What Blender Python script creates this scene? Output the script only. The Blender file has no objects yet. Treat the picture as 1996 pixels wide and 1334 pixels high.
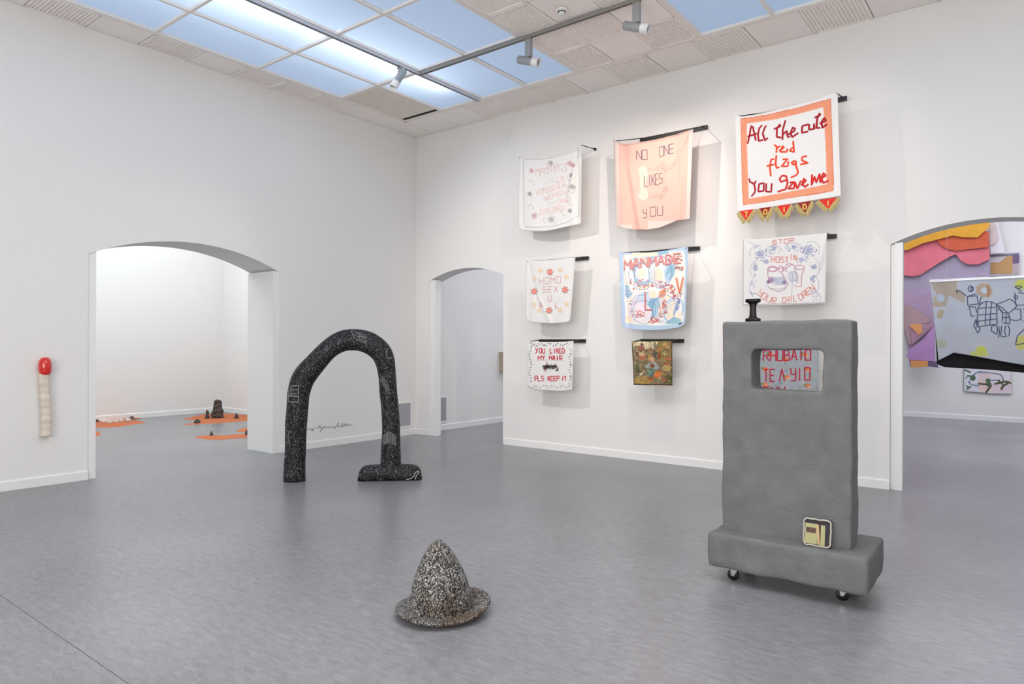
import bpy, bmesh, math, random
import numpy as np
from mathutils import Vector, Matrix, noise
from mathutils.bvhtree import BVHTree

C = bpy.context.scene.collection
R = random.Random(7)

# ---------------------------------------------------------------- camera
CAM_H, FPX, YAW, CYP, ROLL = 1.4, 1328.37, 0.6601756, 672.9, 0.0034407
FWD = np.array([-math.sin(YAW), math.cos(YAW), 0.0])
RT = np.array([math.cos(YAW), math.sin(YAW), 0.0])
UP = np.array([0, 0, 1.0])
_c, _s = math.cos(ROLL), math.sin(ROLL)
RT, UP = _c * RT + _s * UP, _c * UP - _s * RT
ORG = np.array([0, 0, CAM_H])
cd = bpy.data.cameras.new('camera')
cam = bpy.data.objects.new('camera', cd)
C.objects.link(cam)
M = Matrix.Identity(4)
for i in range(3):
    M[i][0], M[i][1], M[i][2], M[i][3] = RT[i], UP[i], -FWD[i], ORG[i]
cam.matrix_world = M
cd.sensor_width = 36
cd.lens = FPX / 1996 * 36
cd.shift_y = (CYP - 667) / 1996
cd.clip_start = 0.05
bpy.context.scene.camera = cam

# ---------------------------------------------------------------- view, world, lights
vs = bpy.context.scene.view_settings
vs.view_transform = 'Standard'
vs.look = 'None'
vs.gamma = 1
vs.exposure = 0.0
vs.use_curve_mapping = False
w = bpy.data.worlds.new('world')
bpy.context.scene.world = w
w.use_nodes = True
w.node_tree.nodes['Background'].inputs[0].default_value = (0.6, 0.7, 0.9, 1)
w.node_tree.nodes['Background'].inputs[1].default_value = 0.3


def area(name, loc, sx, sy, power, col, rot=(0, 0, 0)):
    l = bpy.data.lights.new(name, 'AREA')
    l.shape = 'RECTANGLE'
    l.size, l.size_y = sx, sy
    l.energy = power
    l.color = col
    o = bpy.data.objects.new(name, l)
    o.location = loc
    o.rotation_euler = rot
    C.objects.link(o)
    return o


def spot(name, loc, target, power, col, deg, blend=0.6, rad=0.03):
    l = bpy.data.lights.new(name, 'SPOT')
    l.energy = power
    l.color = col
    l.spot_size = math.radians(deg)
    l.spot_blend = blend
    l.shadow_soft_size = rad
    o = bpy.data.objects.new(name, l)
    o.location = loc
    d = Vector(target) - Vector(loc)
    o.rotation_euler = d.to_track_quat('-Z', 'Y').to_euler()
    C.objects.link(o)
    return o


# added area lights below the unseen ceiling panels, to brighten the room
area('ceiling_fill_near', (-3.6, -0.8, 4.6), 7.4, 3.6, 30, (1.0, 0.985, 0.965))
area('ceiling_fill_mid', (-1.5, 2.7, 4.6), 4.8, 3.6, 155, (1.0, 0.97, 0.94))
# added fill light at the wall behind the camera, which has no window
area('unseen_fill_light', (-1.0, -2.9, 2.2), 6.0, 3.0, 290, (1.0, 0.97, 0.94), (math.radians(90), 0, 0))
# luminous ceilings of the three side rooms
area('ceiling_light_left_room', (-11.0, 4.2, 4.5), 4.2, 5.6, 222, (0.93, 1.0, 1.06))
area('ceiling_light_back_room', (-5.6, 10.5, 4.5), 3.4, 4.6, 105, (0.84, 0.88, 1.0))
area('ceiling_light_far_room', (-0.4, 12.2, 4.5), 5.0, 5.2, 240, (0.86, 0.89, 1.02))
# track spots aimed at the hangings and walls, plus an added unseen beam
WARM = (1.0, 0.84, 0.73)
spot('spot_beam_a', (-4.06, 5.80, 4.27), (-2.5, 7.5, 2.5), 95, (1.0, 0.88, 0.80), 84, 0.9)
spot('spot_beam_b', (-2.80, 5.80, 4.27), (-4.2, 7.5, 2.5), 110, WARM, 84, 0.9)
spot('spot_beam_c', (-0.9, 4.9, 4.4), (-2.1, 7.5, 2.9), 40, (1.0, 0.90, 0.82), 60, 0.9)
spot('spot_beam_f', (-5.75, 2.9, 4.4), (-5.6, 7.5, 2.0), 270, (1.0, 0.94, 0.90), 62, 0.9)  # added beam with no lamp head, brightens the left end of the back wall
spot('spot_beam_d', (-5.86, 5.42, 4.25), (-7.75, 3.2, 1.2), 42, (1.0, 0.87, 0.77), 60, 1.0)
spot('spot_beam_e', (-6.2, 11.0, 4.3), (-7.75, 9.9, 1.4), 26, (1.0, 0.86, 0.74), 40, 0.8)

# ---------------------------------------------------------------- helpers


def ray(px, py):
    return FWD + RT * ((px - 998) / FPX) - UP * ((py - CYP) / FPX)


def at_y(px, py, y):          # a photo point on the upright plane y = const
    r = ray(px, py)
    return ORG + r * (y / r[1])


def at_x(px, py, x):
    r = ray(px, py)
    return ORG + r * (x / r[0])


def at_z(px, py, z=0.0):
    r = ray(px, py)
    return ORG + r * ((z - CAM_H) / r[2])


def lin(c):
    c = np.asarray(c, float) / 255
    return np.where(c <= 0.04045, c / 12.92, ((c + 0.055) / 1.055) ** 2.4)


def L(r, g, b):
    v = lin((r, g, b))
    return (float(v[0]), float(v[1]), float(v[2]), 1.0)


MATS = {}


def mat(name, col=(0.8, 0.8, 0.8, 1), rough=0.8, metal=0.0, bump=0.0, bscale=60.0, var=0.0, vscale=4.0,
        spec=0.5, attr=False, trans=0.0, coat=0.0):
    if name in MATS:
        return MATS[name]
    m = bpy.data.materials.new(name)
    m.use_nodes = True
    nt = m.node_tree
    N, K = nt.nodes, nt.links
    b = N['Principled BSDF']
    b.inputs['Base Color'].default_value = col
    b.inputs['Roughness'].default_value = rough
    b.inputs['Metallic'].default_value = metal
    b.inputs['Specular IOR Level'].default_value = spec
    b.inputs['Coat Weight'].default_value = coat
    tc = N.new('ShaderNodeTexCoord')
    src = None
    if attr:
        a = N.new('ShaderNodeVertexColor')
        a.layer_name = 'Col'
        src = a.outputs['Color']
        K.new(src, b.inputs['Base Color'])
    if var > 0:
        n = N.new('ShaderNodeTexNoise')
        n.inputs['Scale'].default_value = vscale
        n.inputs['Detail'].default_value = 6
        K.new(tc.outputs['Object'], n.inputs['Vector'])
        mr = N.new('ShaderNodeMapRange')
        mr.inputs['From Min'].default_value = 0.3
        mr.inputs['From Max'].default_value = 0.7
        mr.inputs['To Min'].default_value = 1 - var
        mr.inputs['To Max'].default_value = 1 + var
        K.new(n.outputs['Fac'], mr.inputs['Value'])
        mx = N.new('ShaderNodeVectorMath')
        mx.operation = 'SCALE'
        if src:
            K.new(src, mx.inputs[0])
        else:
            mx.inputs[0].default_value = col[:3]
        K.new(mr.outputs[0], mx.inputs['Scale'])
        K.new(mx.outputs[0], b.inputs['Base Color'])
    if bump > 0:
        n = N.new('ShaderNodeTexNoise')
        n.inputs['Scale'].default_value = bscale
        n.inputs['Detail'].default_value = 5
        K.new(tc.outputs['Object'], n.inputs['Vector'])
        bp = N.new('ShaderNodeBump')
        bp.inputs['Strength'].default_value = bump
        bp.inputs['Distance'].default_value = 0.01
        K.new(n.outputs['Fac'], bp.inputs['Height'])
        K.new(bp.outputs[0], b.inputs['Normal'])
    if trans > 0:
        tr = N.new('ShaderNodeBsdfTranslucent')
        if attr:
            K.new(src, tr.inputs['Color'])
        else:
            tr.inputs['Color'].default_value = col
        ms = N.new('ShaderNodeMixShader')
        ms.inputs[0].default_value = trans
        K.new(b.outputs[0], ms.inputs[1])
        K.new(tr.outputs[0], ms.inputs[2])
        K.new(ms.outputs[0], N['Material Output'].inputs[0])
    MATS[name] = m
    return m


def mk(name, V, F, m=None, parent=None, smooth=False, kind=None, cols=None):
    me = bpy.data.meshes.new(name)
    me.from_pydata([tuple(map(float, v)) for v in V], [], [tuple(f) for f in F])
    me.update()
    if m:
        me.materials.append(m)
    if smooth:
        me.polygons.foreach_set('use_smooth', [True] * len(me.polygons))
    if cols is not None:
        a = me.color_attributes.new('Col', 'FLOAT_COLOR', 'POINT')
        a.data.foreach_set('color', np.asarray(cols, dtype=np.float32).ravel())
    o = bpy.data.objects.new(name, me)
    C.objects.link(o)
    if parent:
        o.parent = parent
    if kind:
        o['kind'] = kind
    return o


def tag(o, label, cat, group=None):
    o['label'] = label
    o['category'] = cat
    if group:
        o['group'] = group
    return o


def thing(name, loc, label, cat, group=None, rz=0.0):
    o = bpy.data.objects.new(name, None)
    o.empty_display_size = 0.1
    o.location = loc
    o.rotation_euler = (0, 0, rz)
    C.objects.link(o)
    return tag(o, label, cat, group)


class MB:
    def __init__(s):
        s.V, s.F = [], []

    def add(s, V, F):
        n = len(s.V)
        s.V += [tuple(v) for v in V]
        s.F += [tuple(i + n for i in f) for f in F]
        return s

    def box(s, x0, x1, y0, y1, z0, z1, T=None):
        V = [(x, y, z) for x in (x0, x1) for y in (y0, y1) for z in (z0, z1)]
        if T:
            V = [tuple(T @ Vector(v)) for v in V]
        return s.add(V, [(0, 1, 3, 2), (4, 6, 7, 5), (0, 4, 5, 1), (2, 3, 7, 6), (0, 2, 6, 4), (1, 5, 7, 3)])

    def tube(s, pts, rad, n=12, closed=False, cap=True, flat=None):
        P = [Vector(p) for p in pts]
        m = len(P)
        rr = rad if hasattr(rad, '__len__') else [rad] * m
        V = []
        t0 = (P[1] - P[0]).normalized()
        u = t0.orthogonal().normalized()
        prev = t0
        for i in range(m):
            a = P[(i - 1) % m] if (closed or i > 0) else P[i]
            b = P[(i + 1) % m] if (closed or i < m - 1) else P[i]
            t = (b - a).normalized() if (b - a).length > 1e-9 else prev
            q = prev.rotation_difference(t)
            u = (q @ u).normalized()
            u = (u - t * u.dot(t)).normalized()
            prev = t
            v = t.cross(u)
            for k in range(n):
                an = 2 * math.pi * k / n
                V.append(tuple(P[i] + (u * math.cos(an) + v * math.sin(an)) * rr[i]))
        F = []
        for i in range(m if closed else m - 1):
            j = (i + 1) % m
            for k in range(n):
                k2 = (k + 1) % n
                F.append((i * n + k, i * n + k2, j * n + k2, j * n + k))
        if cap and not closed:
            F.append(tuple(range(n))[::-1])
            F.append(tuple(range((m - 1) * n, m * n)))
        return s.add(V, F)

    def lathe(s, prof, n=32, c=(0, 0, 0), T=None):
        V, F = [], []
        for r, z in prof:
            for k in range(n):
                a = 2 * math.pi * k / n
                p = Vector((c[0] + r * math.cos(a), c[1] + r * math.sin(a), c[2] + z))
                V.append(tuple(T @ p) if T else tuple(p))
        for i in range(len(prof) - 1):
            for k in range(n):
                k2 = (k + 1) % n
                F.append((i * n + k, i * n + k2, (i + 1) * n + k2, (i + 1) * n + k))
        return s.add(V, F)

    def build(s, name, m, parent=None, smooth=False, kind=None):
        return mk(name, s.V, s.F, m, parent, smooth, kind)


def prism(name, outline, to3d, depth_vec, m, parent=None, kind=None):
    """outline: 2-D polygon, to3d maps (a, b) to a point; extruded by depth_vec."""
    bm = bmesh.new()
    f = bm.faces.new([bm.verts.new(to3d(a, b)) for a, b in outline])
    r = bmesh.ops.extrude_face_region(bm, geom=[f])
    bmesh.ops.translate(bm, verts=[g for g in r['geom'] if isinstance(g, bmesh.types.BMVert)], vec=depth_vec)
    bmesh.ops.triangulate(bm, faces=[x for x in bm.faces if len(x.verts) > 4])
    bmesh.ops.recalc_face_normals(bm, faces=bm.faces)
    me = bpy.data.meshes.new(name)
    bm.to_mesh(me)
    bm.free()
    me.materials.append(m)
    o = bpy.data.objects.new(name, me)
    C.objects.link(o)
    if parent:
        o.parent = parent
    if kind:
        o['kind'] = kind
    return o


def clone(o, parent=None, loc=None):
    c = o.copy()
    C.objects.link(c)
    c.parent = parent
    if loc is not None:
        c.location = loc
    for ch in list(o.children):
        clone(ch, c)
    return c


def vnoise(x, y, s, seed):
    rs = np.random.RandomState(seed)
    T = rs.rand(64, 64)
    X, Y = np.asarray(x) / s, np.asarray(y) / s
    xi, yi = np.floor(X).astype(int), np.floor(Y).astype(int)
    fx, fy = X - xi, Y - yi
    fx, fy = fx * fx * (3 - 2 * fx), fy * fy * (3 - 2 * fy)
    g = lambda a, b: T[a % 64, b % 64]
    return (g(xi, yi) * (1 - fx) + g(xi + 1, yi) * fx) * (1 - fy) + (g(xi, yi + 1) * (1 - fx) + g(xi + 1, yi + 1) * fx) * fy


# ---------------------------------------------------------------- room shell
XL, YB, ZC = -7.75, 7.526, 4.646
TL, TB = 0.61, 0.27
XR, YF = 2.4, -3.0
wall_m = mat('white_wall_paint', L(232, 230, 227), 0.85, bump=0.06, bscale=180, spec=0.3)
trim_m = mat('white_gloss_trim', L(236, 235, 233), 0.45)


def floor_material():
    m = bpy.data.materials.new('grey_linoleum')
    m.use_nodes = True
    N, K = m.node_tree.nodes, m.node_tree.links
    b = N['Principled BSDF']
    tc = N.new('ShaderNodeTexCoord')
    mp = N.new('ShaderNodeMapping')
    mp.inputs['Scale'].default_value = (1.0, 3.2, 1.0)
    K.new(tc.outputs['Object'], mp.inputs[0])
    n1 = N.new('ShaderNodeTexNoise')
    n1.inputs['Scale'].default_value = 11
    n1.inputs['Detail'].default_value = 10
    n1.inputs['Roughness'].default_value = 0.75
    n1.inputs['Distortion'].default_value = 0.6
    K.new(mp.outputs[0], n1.inputs['Vector'])
    n2 = N.new('ShaderNodeTexNoise')
    n2.inputs['Scale'].default_value = 0.9
    n2.inputs['Detail'].default_value = 3
    K.new(tc.outputs['Object'], n2.inputs['Vector'])
    ad = N.new('ShaderNodeMath')
    ad.operation = 'MULTIPLY_ADD'
    K.new(n2.outputs['Fac'], ad.inputs[0])
    ad.inputs[1].default_value = 0.35
    K.new(n1.outputs['Fac'], ad.inputs[2])
    cr = N.new('ShaderNodeValToRGB')
    e = cr.color_ramp.elements
    e[0].position, e[0].color = 0.48, L(112, 112, 114)
    e[1].position, e[1].color = 0.90, L(148, 148, 151)
    x = e.new(0.68)
    x.color = L(130, 130, 133)
    K.new(ad.outputs[0], cr.inputs[0])
    K.new(cr.outputs[0], b.inputs['Base Color'])
    b.inputs['Roughness'].default_value = 0.31
    b.inputs['Specular IOR Level'].default_value = 0.6
    bp = N.new('ShaderNodeBump')
    bp.inputs['Strength'].default_value = 0.08
    bp.inputs['Distance'].default_value = 0.004
    K.new(n1.outputs['Fac'], bp.inputs['Height'])
    K.new(bp.outputs[0], b.inputs['Normal'])
    return m


floor_m = floor_material()
SEAM = 1.25
fl = MB().box(-14.5, 4, -4.2, SEAM - 0.0015, -0.12, 0).box(-14.5, 4, SEAM + 0.0015, 17, -0.12, 0).box(-14.5, 4, -4.2, 17, -0.2, -0.121)
fo = fl.build('floor', floor_m, kind='structure')


def arch(y0, y1, spring, rise, n=28):
    c, h = (y0 + y1) / 2, (y1 - y0) / 2
    Rr = (h * h + rise * rise) / (2 * rise)
    return [(c + h * (2 * i / n - 1), spring - (Rr - rise) + math.sqrt(max(0, Rr * Rr - (h * (2 * i / n - 1)) ** 2))) for i in range(n + 1)]


def wall_outline(a, b, doors, top=5.2):
    o = [(a, 0.0)]
    for (d0, d1, sp, ri) in doors:
        o.append((d0, 0.0))
        o += arch(d0, d1, sp, ri)
        o.append((d1, 0.0))
    o += [(b, 0.0), (b, top), (a, top)]
    return o


DL = (2.864, 5.103, 2.325, 0.245)
DN = (-7.467, -5.965, 2.38, 0.155)
DR = (-1.166, 0.38, 2.395, 0.17)
wl = prism('wall_left', wall_outline(YF, YB, [DL]), lambda a, b: (XL, a, b), (-TL, 0, 0), wall_m, kind='structure')
wb = prism('wall_back', wall_outline(XL, XR, [DN, DR]), lambda a, b: (a, YB, b), (0, TB, 0), wall_m, kind='structure')
MB().box(XR, XR + 0.2, YF, YB + TB, 0, 5.2).build('wall_right', wall_m, kind='structure')
MB().box(XL - TL, XR + 0.2, YF - 0.2, YF, 0, 5.2).build('wall_front', wall_m, kind='structure')

# side rooms: left room behind the wide arch
MB().box(-13.65, -13.45, -1.2, 7.49, 0, 5.2).build('wall_left_room_far', wall_m, kind='structure')
MB().box(-13.45, XL - TL, 7.49, 7.69, 0, 5.2).build('wall_left_room_side', wall_m, kind='structure')
MB().box(-13.65, XL - TL, -1.4, -1.2, 0, 5.2).build('wall_left_room_near', wall_m, kind='structure')
MB().box(-13.65, XL - TL, -1.4, 7.69, 4.65, 4.85).build('ceiling_left_room', wall_m, kind='structure')
# back room behind the narrow arch, far room behind the right arch
MB().box(XL - 0.2, XL, YB + TB, 13.4, 0, 5.2).build('wall_back_room_left', wall_m, kind='structure')
MB().box(XL - 0.2, -3.6, 13.4, 13.6, 0, 5.2).build('wall_back_room_far', wall_m, kind='structure')
MB().box(-3.8, -3.6, YB + TB, 15.65, 0, 5.2).build('wall_partition', wall_m, kind='structure')
MB().box(-3.8, XR + 1.4, 15.65, 15.85, 0, 5.2).build('wall_far_room_far', wall_m, kind='structure')
MB().box(XR + 1.2, XR + 1.4, YB + TB, 15.65, 0, 5.2).build('wall_far_room_right', wall_m, kind='structure')
MB().box(XL - 0.2, XR + 1.4, YB + TB, 15.85, 4.65, 4.85).build('ceiling_back_rooms', wall_m, kind='structure')


def base_profile(name, runs, m=trim_m):
    mb = MB()
    for (x0, y0, x1, y1, nx, ny) in runs:      # run with outward normal
        t, h = 0.014, 0.095
        a, b = Vector((x0, y0, 0)), Vector((x1, y1, 0))
        nrm = Vector((nx, ny, 0))
        prof = [(0, 0), (t, 0), (t, h - 0.012), (t - 0.006, h), (0, h)]
        V = [tuple(p + nrm * q[0] + Vector((0, 0, q[1]))) for p in (a, b) for q in prof]
        F = [tuple(range(5))[::-1], tuple(range(5, 10))] + [(k, (k + 1) % 5, 5 + (k + 1) % 5, 5 + k) for k in range(5)]
        mb.add(V, F)
    return mb.build(name, m, kind='structure')


base_profile('baseboard_left', [(XL, YF, XL, DL[0], 1, 0), (XL, DL[1], XL, YB, 1, 0)])
base_profile('baseboard_back', [(XL, YB, DN[0], YB, 0, -1), (DN[1], YB, DR[0], YB, 0, -1), (DR[1], YB, XR, YB, 0, -1)])
base_profile('baseboard_left_room', [(-13.45, -1.2, -13.45, 7.49, 1, 0), (-13.45, 7.49, XL - TL, 7.49, 0, -1)])
base_profile('baseboard_back_room', [(XL, YB + TB, XL, 13.4, 1, 0)])
base_profile('baseboard_far_room', [(-3.6, 15.65, XR + 1.2, 15.65, 0, -1)])


# arch linings: upright jamb boards set a little back from the wall face
def jamb(name, x0, x1, y0, y1, ztop, seams):
    r = None
    zs = [0.0] + seams + [ztop]
    for i in range(len(zs) - 1):
        o = MB().box(x0, x1, y0, y1, zs[i] + (0.0005 if i else 0), zs[i + 1] - 0.0005).build('trim_' + name if r is None else 'jamb_panel', trim_m)
        if r is None:
            r = o
            o['kind'] = 'structure'
        else:
            o.parent = r
    return r


jamb('1', XL - TL + 0.01, XL - 0.012, DL[0] + 0.001, 2.944, 2.36, [])
jamb('2', XL - TL + 0.01, XL - 0.012, 5.012, DL[1] - 0.001, 2.34, [0.82, 1.66])
jamb('3', DN[0] + 0.001, -7.34, YB + 0.012, YB + 0.13, 2.395, [0.83])
jamb('4', -6.01, DN[1] - 0.001, YB + 0.012, YB + 0.13, 2.395, [])
jamb('5', DR[0] + 0.035, -1.062, YB + 0.012, YB + 0.09, 2.41, [])
MB().box(DR[0] + 0.001, DR[0] + 0.034, YB + 0.03, YB + 0.08, 0, 2.398).build('trim_6', trim_m, kind='structure')
jamb('7', 0.28, DR[1] - 0.001, YB + 0.012, YB + 0.09, 2.395, [])

# ---------------------------------------------------------------- ceiling
tile_m = mat('ceiling_tile_white', L(249, 243, 238), 0.9, bump=0.1, bscale=300)
bar_m = mat('ceiling_bar_white', L(236, 230, 224), 0.5)
blank_m = mat('aged_blank_panel', L(228, 220, 208), 0.9, var=0.06, vscale=6)
plen_m = mat('plenum_grey', L(70, 74, 80), 0.9)
black_m = mat('black_gap', L(20, 20, 20), 0.9)


def panel_material():
    m = bpy.data.materials.new('frosted_glass')
    m.use_nodes = True
    N, K = m.node_tree.nodes, m.node_tree.links
    for n in list(N):
        if n.type != 'OUTPUT_MATERIAL':
            N.remove(n)
    tr = N.new('ShaderNodeBsdfTranslucent')
    tr.inputs['Color'].default_value = (0.62, 0.66, 0.70, 1)
    em = N.new('ShaderNodeEmission')
    em.inputs['Strength'].default_value = 0.29
    em.inputs['Color'].default_value = (0.64, 0.80, 1.08, 1)
    gl = N.new('ShaderNodeBsdfGlossy')
    gl.inputs['Roughness'].default_value = 0.25
    gl.inputs['Color'].default_value = (0.05, 0.05, 0.05, 1)
    a1, a2 = N.new('ShaderNodeAddShader'), N.new('ShaderNodeAddShader')
    K.new(tr.outputs[0], a1.inputs[0])
    K.new(em.outputs[0], a1.inputs[1])
    K.new(a1.outputs[0], a2.inputs[0])
    K.new(gl.outputs[0], a2.inputs[1])
    out = [n for n in N if n.type == 'OUTPUT_MATERIAL'][0]
    K.new(a2.outputs[0], out.inputs[0])
    return m


glass_m = panel_material()
tube_m = bpy.data.materials.new('fluorescent_tube')
tube_m.use_nodes = True
_p = tube_m.node_tree.nodes['Principled BSDF']
_p.inputs['Emission Color'].default_value = (0.93, 0.97, 1, 1)
_p.inputs['Emission Strength'].default_value = 78

pl = MB().box(XL - TL, XR + 0.2, YF - 0.2, YB + TB, 5.2, 5.35).box(XL + 0.38, XL + 0.40, YF, YB, 4.70, 5.2).box(XL, XR, YB - 0.62, YB - 0.60, 4.70, 5.2)
ceil = pl.build('ceiling', plen_m, kind='structure')

XS = [-7.31, -6.585, -5.86, -5.115, -4.355, -3.60, -2.835, -2.09, -1.345, -0.60, 0.145, 0.89, 1.635]
YS = [-2.55, -1.37, -0.19, 0.99, 2.15, 3.33, 4.52, 5.73, 6.86]


def bar(x0, x1, y0, y1, z0=ZC, z1=ZC + 0.03, name='ceiling_bar', m=None):
    return MB().box(x0, x1, y0, y1, z0, z1).build(name, m or bar_m, ceil)


BW = 0.016
for i, x in enumerate(XS):
    if 4 < i < 6:
        continue
    wdt = 0.028 if i in (2, 4, 6) else BW
    bar(x - wdt, x + wdt, YF, YS[-1])
for j, y in enumerate(YS):
    wdt = 0.03 if j == 7 else BW
    bar(XS[0], XS[4], y - wdt, y + wdt, ZC + 0.002, ZC + 0.03)
    bar(XS[6], XR, y - wdt, y + wdt, ZC + 0.002, ZC + 0.03)
bar(XS[0] - 0.035, XS[0] + 0.0, YF, YS[-1] + 0.03, ZC - 0.002, ZC + 0.03)
bar(XS[0] - 0.03, XR, YS[-1], YS[-1] + 0.045, ZC - 0.002, ZC + 0.03)
# glass panels share one mesh
gw, gl_ = 0.745 - 2 * BW, 1.19 - 2 * BW
g0 = MB().box(-gw / 2, gw / 2, -gl_ / 2, gl_ / 2, 0, 0.006).build('glass_panel', glass_m, ceil)
gused = False
for i in range(len(XS) - 1):
    if i in (4, 5):
        continue
    for j in range(len(YS) - 1):
        cx, cy = (XS[i] + XS[i + 1]) / 2, (YS[j] + YS[j + 1]) / 2
        if i == 0 and j == 7:
            o = MB().box(-gw / 2, gw / 2, -0.55, 0.50, 0, 0.012).build('blank_panel', blank_m, ceil)
            o.location = (cx, cy - 0.01, ZC + 0.012)
            bar(cx - gw / 2, cx + gw / 2, cy + 0.497, cy + 0.55, ZC + 0.012, ZC + 0.03, 'panel_gap', black_m)
            continue
        o = g0 if not gused else g0.copy()
        if gused:
            C.objects.link(o)
        gused = True
        o.location = (cx, cy, ZC + 0.031)
# fluorescent tubes above the glass
for (tx, y0, y1) in [(-6.08, 0.3, 1.9), (-6.08, 2.1, 4.15), (-6.08, 4.3, 6.4)]:
    MB().tube([(tx, y0, ZC + 0.19), (tx, y1, ZC + 0.19)], 0.016, 10).build('fluorescent_tube', tube_m, ceil)


def tile_mesh(sx, sy, kind, axis):
    mb = MB()
    e = 0.012
    mb.box(-sx / 2 + 0.003, sx / 2 - 0.003, -sy / 2 + 0.003, sy / 2 - 0.003, 0.012, 0.03)
    if kind == 'plain':
        mb.box(-sx / 2 + e, sx / 2 - e, -sy / 2 + e, sy / 2 - e, 0.004, 0.012)
    else:
        n = 14 if kind == 'ribbed' else 26
        h = 0.0 if kind == 'ribbed' else 0.007
        span = (sx if axis == 'y' else sy) - 2 * 0.03
        for k in range(n):
            a = -span / 2 + span * (k + 0.12) / n
            b = -span / 2 + span * (k + (0.62 if kind == 'ribbed' else 0.7)) / n
            o = (sy if axis == 'y' else sx) / 2 - 0.03
            if axis == 'y':
                mb.box(a, b, -o, o, h, 0.012)
            else:
                mb.box(-o, o, a, b, h, 0.012)
        mb.box(-sx / 2 + 0.003, -sx / 2 + 0.026, -sy / 2, sy / 2, 0.0, 0.012).box(sx / 2 - 0.026, sx / 2 - 0.003, -sy / 2, sy / 2, 0.0, 0.012)
        mb.box(-sx / 2, sx / 2, -sy / 2, -sy / 2 + 0.026, 0.0, 0.012).box(-sx / 2, sx / 2, sy / 2 - 0.026, sy / 2, 0.0, 0.012)
    return mb


TC = {}


def tile(x0, x1, y0, y1, kind, axis='y'):
    sx, sy = round(x1 - x0, 3), round(y1 - y0, 3)
    key = (sx, sy, kind, axis)
    if key in TC:
        o = TC[key].copy()
        C.objects.link(o)
    else:
        nm = {'plain': 'ceiling_tile', 'ribbed': 'ribbed_tile', 'fine': 'perforated_tile'}[kind]
        o = tile_mesh(sx, sy, kind, axis).build(nm, tile_m, ceil)
        TC[key] = o
    o.location = ((x0 + x1) / 2, (y0 + y1) / 2, ZC)


# border along the left wall
kinds = ['plain', 'plain', 'fine', 'fine', 'fine', 'plain', 'ribbed', 'plain', 'ribbed', 'plain', 'ribbed', 'plain', 'ribbed', 'plain', 'ribbed', 'plain', 'ribbed', 'plain', 'ribbed']
y = 7.04
tile(XL, XL + 0.405, 7.04, YB, 'plain', 'x')
for k in kinds:
    if y < YF + 0.3:
        break
    tile(XL, XL + 0.405, y - 0.527, y, k, 'x')
    y -= 0.527
# border along the back wall
kinds = ['plain', 'plain', 'fine', 'fine', 'fine', 'plain', 'ribbed', 'plain', 'ribbed', 'plain', 'ribbed', 'plain', 'ribbed', 'plain', 'ribbed', 'plain', 'ribbed', 'plain']
x = XL + 0.405
for k in kinds:
    if x > XR - 0.1:
        break
    tile(x, x + 0.548, 6.905, YB, k, 'y')
    x += 0.548
# tiled bay between the glass fields: three columns of acoustic tiles
xs = [XS[4] + 0.028, -3.86, -3.345, XS[6] - 0.028]
yy = 6.86
row = 0
while yy > -2.4:
    for c_ in range(3):
        kd = ('ribbed', 'plain', 'ribbed')[c_] if row % 2 == 0 else ('fine', 'ribbed', 'plain')[c_]
        tile(xs[c_], xs[c_ + 1], yy - 0.563, yy, kd, 'y')
    yy -= 0.563
    row += 1

metal_m = mat('track_grey_metal', L(150, 148, 143), 0.4, metal=0.3)
silver_m = mat('silver_spot_housing', L(165, 168, 170), 0.4, metal=0.4)
dark_m = mat('dark_plastic', L(30, 30, 32), 0.4)
whitep_m = mat('white_plastic', L(230, 230, 230), 0.4)
t = thing('lighting_track', (-5.0, 5.73, ZC), 'long grey ceiling track crossing from the glass panels to the acoustic tiles', 'track')
MB().box(-0.84, 2.05, -0.022, 0.022, -0.036, -0.003).build('rail', metal_m, t)
MB().box(-0.84, 2.05, -0.008, 0.008, -0.0375, -0.0362).build('slot', dark_m, t)
t2 = thing('lighting_track', (-5.86, 3.2, ZC), 'pale ceiling track running beside the bright row of glass panels', 'track')
MB().box(-0.022, 0.022, -1.9, 3.62, -0.034, -0.003).build('rail', mat('track_pale_metal', L(196, 196, 202), 0.4, metal=0.2), t2)
MB().box(-0.007, 0.007, -1.9, 3.62, -0.0355, -0.0342).build('slot', dark_m, t2)


def spotlight(loc, aim, label, drop=0.2, box=False):
    t = thing('track_spotlight', loc, label, 'spotlight', 'track spotlights on the ceiling')
    z0 = -0.036
    MB().box(-0.035, 0.035, -0.017, 0.017, z0 - 0.02, z0 - 0.0005).build('adapter', metal_m, t)
    if box:
        MB().box(-0.035, 0.035, -0.02, 0.02, z0 - drop, z0 - 0.021).build('driver_box', silver_m, t)
    else:
        MB().tube([(0, 0, z0 - 0.02), (0, 0, z0 - 0.06), (0.03, -0.05, z0 - 0.065), (0.03, -0.05, z0 - drop)], 0.008, 8).build('arm', metal_m, t)
    d = (Vector(aim) - Vector(loc)).normalized()
    q = d.to_track_quat('Z', 'Y').to_matrix().to_4x4()
    c = Vector((0, 0, z0 - drop - 0.04)) if box else Vector((0.03, -0.05, z0 - drop - 0.03))
    T = Matrix.Translation(c) @ q
    h = MB()
    h.lathe([(0.0, -0.13), (0.036, -0.13), (0.042, -0.122), (0.042, 0.09), (0.044, 0.10), (0.038, 0.10), (0.036, 0.07), (0.0, 0.07)], 20, T=T)
    h.build('lamp_head', silver_m, t, True)
    MB().lathe([(0.044, 0.045), (0.046, 0.05), (0.046, 0.125), (0.0435, 0.125), (0.0435, 0.05)], 20, T=T).build('snoot', whitep_m, t, True)
    return t


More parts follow.
